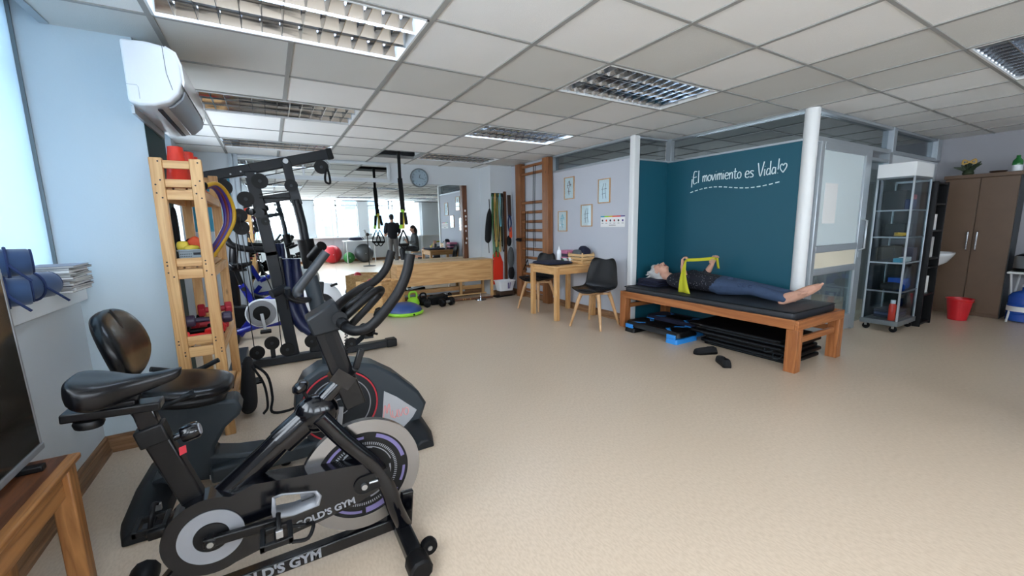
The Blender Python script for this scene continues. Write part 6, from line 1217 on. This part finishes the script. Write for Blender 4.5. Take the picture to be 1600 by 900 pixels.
# ================================================================ RIGHT HAND SIDE
def display_cabinet():
    x0, x1, y0, y1, z0, z1 = 5.86, 6.38, 1.62, 1.94, .10, 1.70
    t = thing('display_cabinet', 'glass display cabinet on castors beside the glazed door', 'cabinet', ((x0+x1)/2, (y0+y1)/2, 0))
    w = .018
    for x in (x0, x1-w):
        for y in (y0, y1-w): B('post', MB().box((x, y, z0), (x+w, y+w, z1)), 'alu', t, bevel=.003)
    B('base', MB().box((x0-.01, y0-.01, .075), (x1+.01, y1+.01, .13)), 'alu_dark', t, bevel=.004); B('top', MB().box((x0, y0, z1-.02), (x1, y1, z1)), 'alu_dark', t, bevel=.004)
    for z in (.45, .77, 1.05, 1.34): 
        s = B('shelf', MB().box((x0+.01, y0+.01, z), (x1-.01, y1-.01, z+.008)), 'glass', t, smooth=False); B('shelf_edge', MB().box((x0+w, y0+.004, z-.004), (x1-w, y0+.012, z+.012)).box((x0+.004, y0+w, z-.004), (x0+.012, y1-w, z+.012)), 'alu', s, smooth=False)
    B('pane', MB().box((x0+.004, y0+w, .13), (x0+.008, y1-w, z1-.02)), 'acrylic', t, smooth=False); B('pane', MB().box((x0+w, y0+.004, .13), (x1-w, y0+.008, z1-.02)), 'acrylic', t, smooth=False); B('pane', MB().box((x1-.008, y0+w, .13), (x1-.004, y1-w, z1-.02)), 'acrylic', t, smooth=False)
    B('header', MB().box((x0, y0, z1), (x1, y1, z1+.145)), 'white_paint', t, bevel=.003); B('back_panel', MB().box((x0+w, y1-.012, .13), (x1-w, y1-.006, z1-.02)), 'charcoal_dark', t, smooth=False)
    for x in (x0+.04, x1-.04):
        for y in (y0+.04, y1-.04):
            c = B('castor', MB().lathe([(.02, -.012), (.034, -.01), (.034, .01), (.02, .012)], (x, y, .034), (1,0,0), 16), 'black_rubber', t); B('castor_fork', MB().box((x-.018, y-.012, .04), (x+.018, y+.012, .078)), 'steel', c, bevel=.003)
    def it(name, lab, cat, a, b, m, bev=.006): tag(B(name, MB().box(a, b), m, bevel=bev), lab, cat)
    it('storage_box', 'dark grey box on the top shelf of the glass cabinet', 'box', (5.95, 1.70, 1.349), (6.12, 1.90, 1.56), 'charcoal_dark'); it('storage_box', 'red box on the top shelf of the glass cabinet', 'box', (6.15, 1.70, 1.349), (6.27, 1.86, 1.52), 'red_vinyl'); it('storage_box', 'blue folded kit on the top shelf of the glass cabinet', 'kit', (5.89, 1.65, 1.349), (6.10, 1.69, 1.46), 'blue_dark_cloth')
    tag(B('yellow_coil', MB().tube([Vector((6.0+.06*math.cos(a), 1.72+.05*math.sin(a), 1.07+.002*a)) for a in [k*.4 for k in range(40)]], .008, 8), 'hoop_yellow'), 'yellow coiled tube on the second shelf of the glass cabinet', 'tube')
    it('storage_box', 'dark box on the second shelf of the glass cabinet', 'box', (6.1, 1.72, 1.059), (6.33, 1.9, 1.2), 'black_plastic'); it('storage_box', 'black box on the middle shelf of the glass cabinet', 'box', (5.98, 1.75, .779), (6.2, 1.9, .95), 'charcoal_dark')
    it('small_pack', 'teal packet on the middle shelf of the glass cabinet', 'packet', (5.89, 1.66, .779), (6.02, 1.73, .825), 'teal_banner'); it('small_pack', 'white packet on the middle shelf of the glass cabinet', 'packet', (6.05, 1.66, .779), (6.2, 1.73, .83), 'paper'); it('small_pack', 'purple packet on the middle shelf of the glass cabinet', 'packet', (6.22, 1.66, .779), (6.35, 1.76, .93), 'purple_dark')
    bag('cable_bundle', 'dark bundle of cables on the fourth shelf of the glass cabinet', 'cables', (6.02, 1.76, .50), (.12, .08, .042), 'black_cloth'); it('storage_box', 'blue box on the fourth shelf of the glass cabinet', 'box', (6.18, 1.68, .459), (6.34, 1.84, .58), 'water_blue')
    t2 = thing('spray_can', 'red spray can at the bottom of the glass cabinet', 'can', (5.92, 1.69, .13)); B('can_body', MB().lathe([(.03, 0), (.032, .005), (.032, .17), (.022, .19)], (5.92, 1.69, .131), (0,0,1), 18), 'red_orange', t2); B('can_cap', MB().lathe([(.022, .19), (.022, .23)], (5.92, 1.69, .131), (0,0,1), 16), 'white_plastic', t2)
    for k in range(3): it('folded_cloth', ['lowest folded blue cloth at the bottom of the glass cabinet', 'middle folded blue cloth at the bottom of the glass cabinet', 'top folded blue cloth at the bottom of the glass cabinet'][k], 'cloth', (6.0, 1.67, .131+k*.031), (6.3, 1.88, .16+k*.031), 'blue_dark_cloth' if k % 2 else 'navy', .01)
display_cabinet()
# framed certificates leaning in the partition: white sheet on film door and black shelf
t = thing('black_shelf', 'tall narrow black shelving unit right of the glass cabinet', 'shelf', (6.62, 1.75, 0))
for x in (6.43, 6.78): B('side_panel', MB().box((x, 1.58, 0), (x+.02, 1.93, 1.66)), 'black_plastic', t, bevel=.003)
for z in (.02, .36, .68, .78, 1.10, 1.40, 1.63): B('shelf', MB().box((6.45, 1.585, z), (6.78, 1.925, z+.02)), 'black_plastic', t, bevel=.003)
for k, (x, z, h, m) in enumerate(((6.48, .38, .22, 'water_blue'), (6.60, .38, .2, 'paper'), (6.48, .8, .2, 'blue_cloth'), (6.6, .8, .24, 'paper_grey'), (6.48, 1.12, .2, 'charcoal'), (6.6, 1.12, .18, 'paper'), (6.5, 1.42, .17, 'charcoal_dark'))):
    tag(B('file_box', MB().box((x, 1.62, z+.001), (x+.1, 1.86, z+h)), m, bevel=.004), ['blue bottle-like box on the lower black shelf', 'white box on the lower black shelf', 'blue box on the middle black shelf', 'pale grey box on the middle black shelf', 'charcoal box on the upper black shelf', 'white box on the upper black shelf', 'dark box on the highest black shelf'][k], 'box')
t = thing('wash_basin', 'white ceramic wash basin on the wall beside the wardrobe', 'sink', (7.25, 1.8, .8)); cx, cy = 7.25, 1.77
def orr(rx, ry, z, dy=0): return [Vector((cx+rx*math.cos(a), cy+dy+ry*math.sin(a)*(1 if math.sin(a) < 0 else .95), z)) for a in [2*PI*j/28 for j in range(28)]]
B('bowl', MB().loft([orr(.10,.08,.62,.05), orr(.2,.15,.70), orr(.27,.2,.78), orr(.285,.215,.81), orr(.285,.215,.825), orr(.26,.19,.825), orr(.22,.16,.75), orr(.08,.06,.70)]), 'ceramic', t, ang=35); B('pedestal', MB().loft([orr(.09,.07,.0,.1), orr(.08,.06,.3,.1), orr(.1,.08,.62,.07)]), 'ceramic', t, ang=35); B('tap', MB().tube(smooth_path([(7.25,1.93,.82),(7.25,1.93,.93),(7.25,1.87,.95),(7.25,1.82,.92)], 4), .012, 10), 'chrome', t)
t = thing('bucket', 'red plastic bucket on the floor in front of the wardrobe', 'bucket', (7.28, 1.46, 0)); o = Vector((7.28, 1.46, 0)); B('bucket_body', MB().lathe([(.08, 0), (.085, .005), (.115, .255), (.124, .26), (.124, .27), (.11, .267), (.08, .015)], o, (0,0,1), 32), 'red_bucket', t, ang=35); B('bail_handle', MB().tube(smooth_path([o+Vector((-.118,0,.26)), o+Vector((-.085,-.085,.24)), o+Vector((0,-.12,.235)), o+Vector((.085,-.085,.24)), o+Vector((.118,0,.26))], 5), .005, 8), 'red', t)
t = thing('wardrobe', 'tall dark brown two-door wardrobe against the right wall', 'wardrobe', (7.85, 1.51, 0)); H = 1.79; wx = 7.69
B('carcass', MB().box((wx+.02, 1.20, 0), (8.0, 1.83, H-.045)), 'wardrobe', t, bevel=.003); B('cornice', MB().box((wx-.01, 1.185, H-.045), (8.01, 1.845, H)), 'wardrobe', t, bevel=.004); B('side_board', MB().box((wx+.02, 1.194, 0.0), (8.0, 1.20, H-.045)), 'charcoal', t, smooth=False)
for a, b, hy in ((1.20, 1.512, 1.475), (1.518, 1.83, 1.555)):
    d = B('door', MB().box((wx, a, .05), (wx+.02, b, H-.05)), 'wardrobe', t, bevel=.003); B('handle', MB().tube([(wx, hy, .84), (wx-.03, hy, .85), (wx-.03, hy, 1.07), (wx, hy, 1.08)], .010, 10), 'chrome', d)
tag(B('framed_board', MB().box((7.95, 1.85, .9), (8.01, 1.97, 1.62)), 'dark_wood', bevel=.004), 'dark framed board against the wall left of the wardrobe', 'board')
def potplant():
    c = Vector((7.80, 1.66, H)); t = thing('dried_plant', 'dark dried plant with straw bow on top of the wardrobe', 'plant', c); random.seed(3)
    B('stem_base', MB().lathe([(.04, 0), (.055, .02), (.045, .06), (.02, .08)], c, (0,0,1), 14), 'plant', t)
    for k in range(22):
        a = random.uniform(0, 2*PI); e = random.uniform(.5, 1.45); L = random.uniform(.07, .17); d = Vector((math.cos(a)*math.cos(e), math.sin(a)*math.cos(e), math.sin(e))); B('leaf', MB().tube([c+Vector((0,0,.03)), c+Vector((0,0,.03))+d*L*.5+Vector((0,0,.02)), c+Vector((0,0,.03))+d*L], [.012, .02, .006], 6, sx=.5), 'plant', t)
    bw = c+Vector((-.05, -.01, .16)); B('straw_bow', MB().tube(smooth_path([bw, bw+Vector((-.01,-.05,.03)), bw+Vector((-.01,-.055,-.02)), bw, bw+Vector((-.01,.05,.03)), bw+Vector((-.01,.055,-.02))], 4, True), .010, 8, closed=True), 'straw', t)
potplant()
t = thing('green_bottle', 'green and white bottle on the right end of the wardrobe top', 'bottle', (7.80, 1.26, H)); c = Vector((7.80, 1.26, H)); B('bottle_body', MB().lathe([(.04, 0), (.045, .01), (.045, .07), (.03, .11)], c, (0,0,1), 18), 'white_plastic', t); B('bottle_top', MB().lathe([(.042, .07), (.045, .09), (.04, .13), (.018, .16), (.018, .19)], c, (0,0,1), 18), 'bottle_green', t)
tag(B('small_dish', MB().lathe([(.05, 0), (.07, .012), (.075, .025)], (7.78, 1.40, H), (0,0,1), 20), 'dark_wood'), 'small brown dish on top of the wardrobe', 'dish')
# folding table with pot and water bottles
t = thing('folding_table', 'white folding table with crossed legs right of the wardrobe', 'table', (7.75, .98, 0)); B('table_top', MB().box((7.52, .72, .585), (7.95, 1.16, .61)), 'white_paint', t, bevel=.005)
for y in (.76, 1.13): B('leg', MB().tube([(7.55, y, .585), (7.93, y, .0)], .010, 8), 'white_paint', t); B('leg', MB().tube([(7.93, y-.02, .585), (7.55, y-.02, .0)], .010, 8), 'white_paint', t)
t = thing('cooking_pot', 'black and steel pot on the folding table', 'pot', (7.66, 1.03, .611)); c = Vector((7.66, 1.03, .611)); B('pot_body', MB().lathe([(.10, 0), (.115, .01), (.115, .04)], c, (0,0,1), 28), 'black_plastic', t); B('pot_drum', MB().lathe([(.112, .04), (.112, .17), (.10, .185)], c, (0,0,1), 28), 'steel', t); B('lid', MB().lathe([(.105, .185), (.06, .21), (.02, .215), (.02, .235)], c, (0,0,1), 28), 'black_gloss', t)
for k, (x, y, z, lab) in enumerate(((7.72, 1.02, 0, 'large blue water bottle on the floor under the folding table'), (7.84, .88, .611, 'blue water bottle standing on the folding table behind the pot'))):
    t = thing('water_bottle', lab, 'water bottle', (x, y, z)); c = Vector((x, y, z)); s = 1. if k == 0 else .75; B('bottle_body', MB().lathe([(.10*s, 0), (.13*s, .015*s), (.13*s, .09*s), (.124*s, .1*s), (.13*s, .11*s), (.13*s, .2*s), (.124*s, .21*s), (.13*s, .22*s), (.13*s, .3*s), (.1*s, .35*s), (.03*s, .38*s), (.03*s, .42*s)], c, (0,0,1), 28), 'water_blue', t, ang=30); B('bottle_cap', MB().lathe([(.033*s, .42*s), (.033*s, .45*s)], c, (0,0,1), 16), 'white_plastic', t); B('bottle_label', MB().lathe([(.1305*s, .13*s), (.1315*s, .13*s), (.1315*s, .19*s), (.1305*s, .19*s)], c, (0,0,1), 28, cap=False), 'paper', t)
tag(B('smoke_detector', MB().lathe([(.05, 0), (.05, -.02), (.035, -.04), (.015, -.045)], (4.6, 4.25, ZC), (0,0,1), 24), 'white_plastic'), 'white smoke detector on the ceiling seen through the glazed strip', 'smoke detector')
tag(B('door_notice', MB().box((4.78, YG-.0095, 1.22), (5.05, YG-.0082, 1.62)), 'paper', smooth=False), 'pale paper notice on the frosted door glass', 'notice')
# ================================================================ BEHIND THE CAMERA (seen in the mirror)
def gymball(c, r, m, lab):
    t = thing('exercise_ball', lab, 'ball', c, group='exercise balls by the back windows'); B('ball', MB().ell(Vector(c)+Vector((0,0,r)), r, 32, 20), m, t); B('valve', MB().cyl(Vector(c)+Vector((0,r*.99,r)), Vector(c)+Vector((0,r*1.01,r)), .015, n=10), 'white_plastic', t)
gymball((1.90, -2.35, 0), .33, 'ball_red', 'red exercise ball by the back windows, seen in the mirror'); gymball((2.98, -2.15, 0), .34, 'ball_grey', 'dark grey exercise ball under the white table, seen in the mirror'); gymball((2.42, -2.0, 0), .2, 'green', 'green exercise ball beside the grey one, seen in the mirror')
t = thing('white_table', 'white table in front of the back windows, seen in the mirror', 'table', (2.8, -2.2, 0)); B('table_top', MB().box((2.3, -2.55, .78), (3.35, -1.75, .81)), 'white_paint', t, bevel=.005)
for x in (2.34, 3.31):
    for y in (-2.5, -1.8): B('leg', MB().cyl((x, y, 0), (x, y, .78), .015, n=10), 'white_paint', t)
bag('cloth_heap', 'navy cloth heap on the white table, seen in the mirror', 'cloth', (2.75, -2.1, .87), (.3, .15, .06), 'navy')
t = thing('pedestal_fan', 'black pedestal fan with white guard, seen in the mirror', 'fan', (2.78, -.3, 0)); B('base', MB().lathe([(.2, 0), (.2, .015), (.05, .03), (.02, .04)], (2.78, -.3, 0), (0,0,1), 32), 'black_plastic', t); B('pole', MB().cyl((2.78, -.3, .03), (2.78, -.3, 1.0), .015, n=12), 'black_plastic', t); B('motor', MB().ell((2.78, -.3, 1.05), (.06, .09, .06)), 'black_plastic', t)
gd = MB()
for r in (.08, .14, .2): gd.tube([(2.78+r*math.cos(a), -.43+.02*(r < .15), 1.05+r*math.sin(a)) for a in [2*PI*k/28 for k in range(28)]], .004, 6, closed=True)
for k in range(16): a = 2*PI*k/16; gd.tube([(2.78, -.44, 1.05), (2.78+.2*math.cos(a), -.43, 1.05+.2*math.sin(a))], .0025, 5)
B('guard', gd, 'white_plastic', t)
for k in range(3): a = 2*PI*k/3; B('blade', MB().prism([(0,-.02),(.16,-.05),(.18,.02),(.03,.03)], (2.78, -.41, 1.05), (math.cos(a),.15,math.sin(a)), (-math.sin(a),.1,math.cos(a)), 0, .003), 'white_plastic', t)
t = thing('sheer_curtain', 'white sheer curtain at the back window, seen in the mirror', 'curtain', (4.85, YB+.1, .1)); B('curtain_cloth', MB().grid(lambda u, v: Vector((4.35+1.1*u, YB+.18+.03*math.sin(u*40), .12+2.14*v)), 80, 1), 'sheer', t); B('curtain_rail', MB().cyl((-.6, YB+.18, 2.275), (7.6, YB+.18, 2.275), .012, n=10), 'charcoal', t)

# town outside the back windows
def tower(x, y, w, d, h, m, label, mast):
    t = thing('building', label, 'building', (x, y, -18)); B('walls', MB().box((x-w/2, y-d/2, -18), (x+w/2, y+d/2, h)), m, t, smooth=False)
    B('roof_house', MB().box((x-w*.2, y-d*.2, h), (x+w*.15, y+d*.2, h+1.6)), m, t, smooth=False)
    for r in range(4):
        for c in range(5):
            wx = x-w/2+w*(c+.5)/5; B('window', MB().box((wx-w*.06, y+d/2, h-1.2-2.6*r-1.3), (wx+w*.06, y+d/2+.05, h-1.2-2.6*r)), 'facade_b', t, smooth=False)
    if mast: B('mast', MB().cyl((x+w*.3, y, h), (x+w*.3, y, h+6), .15, n=6), 'charcoal', t)
tower(-2, -48, 16, 10, 2.2, 'facade_a', 'pale flat-roofed building outside the back windows, left one in the mirror', False)
tower(13, -55, 14, 10, 4.0, 'facade_b', 'blue-grey building with mast outside the back windows', True)
tower(30, -60, 18, 12, 3.0, 'facade_a', 'pale building outside the back windows, right one in the mirror', True)
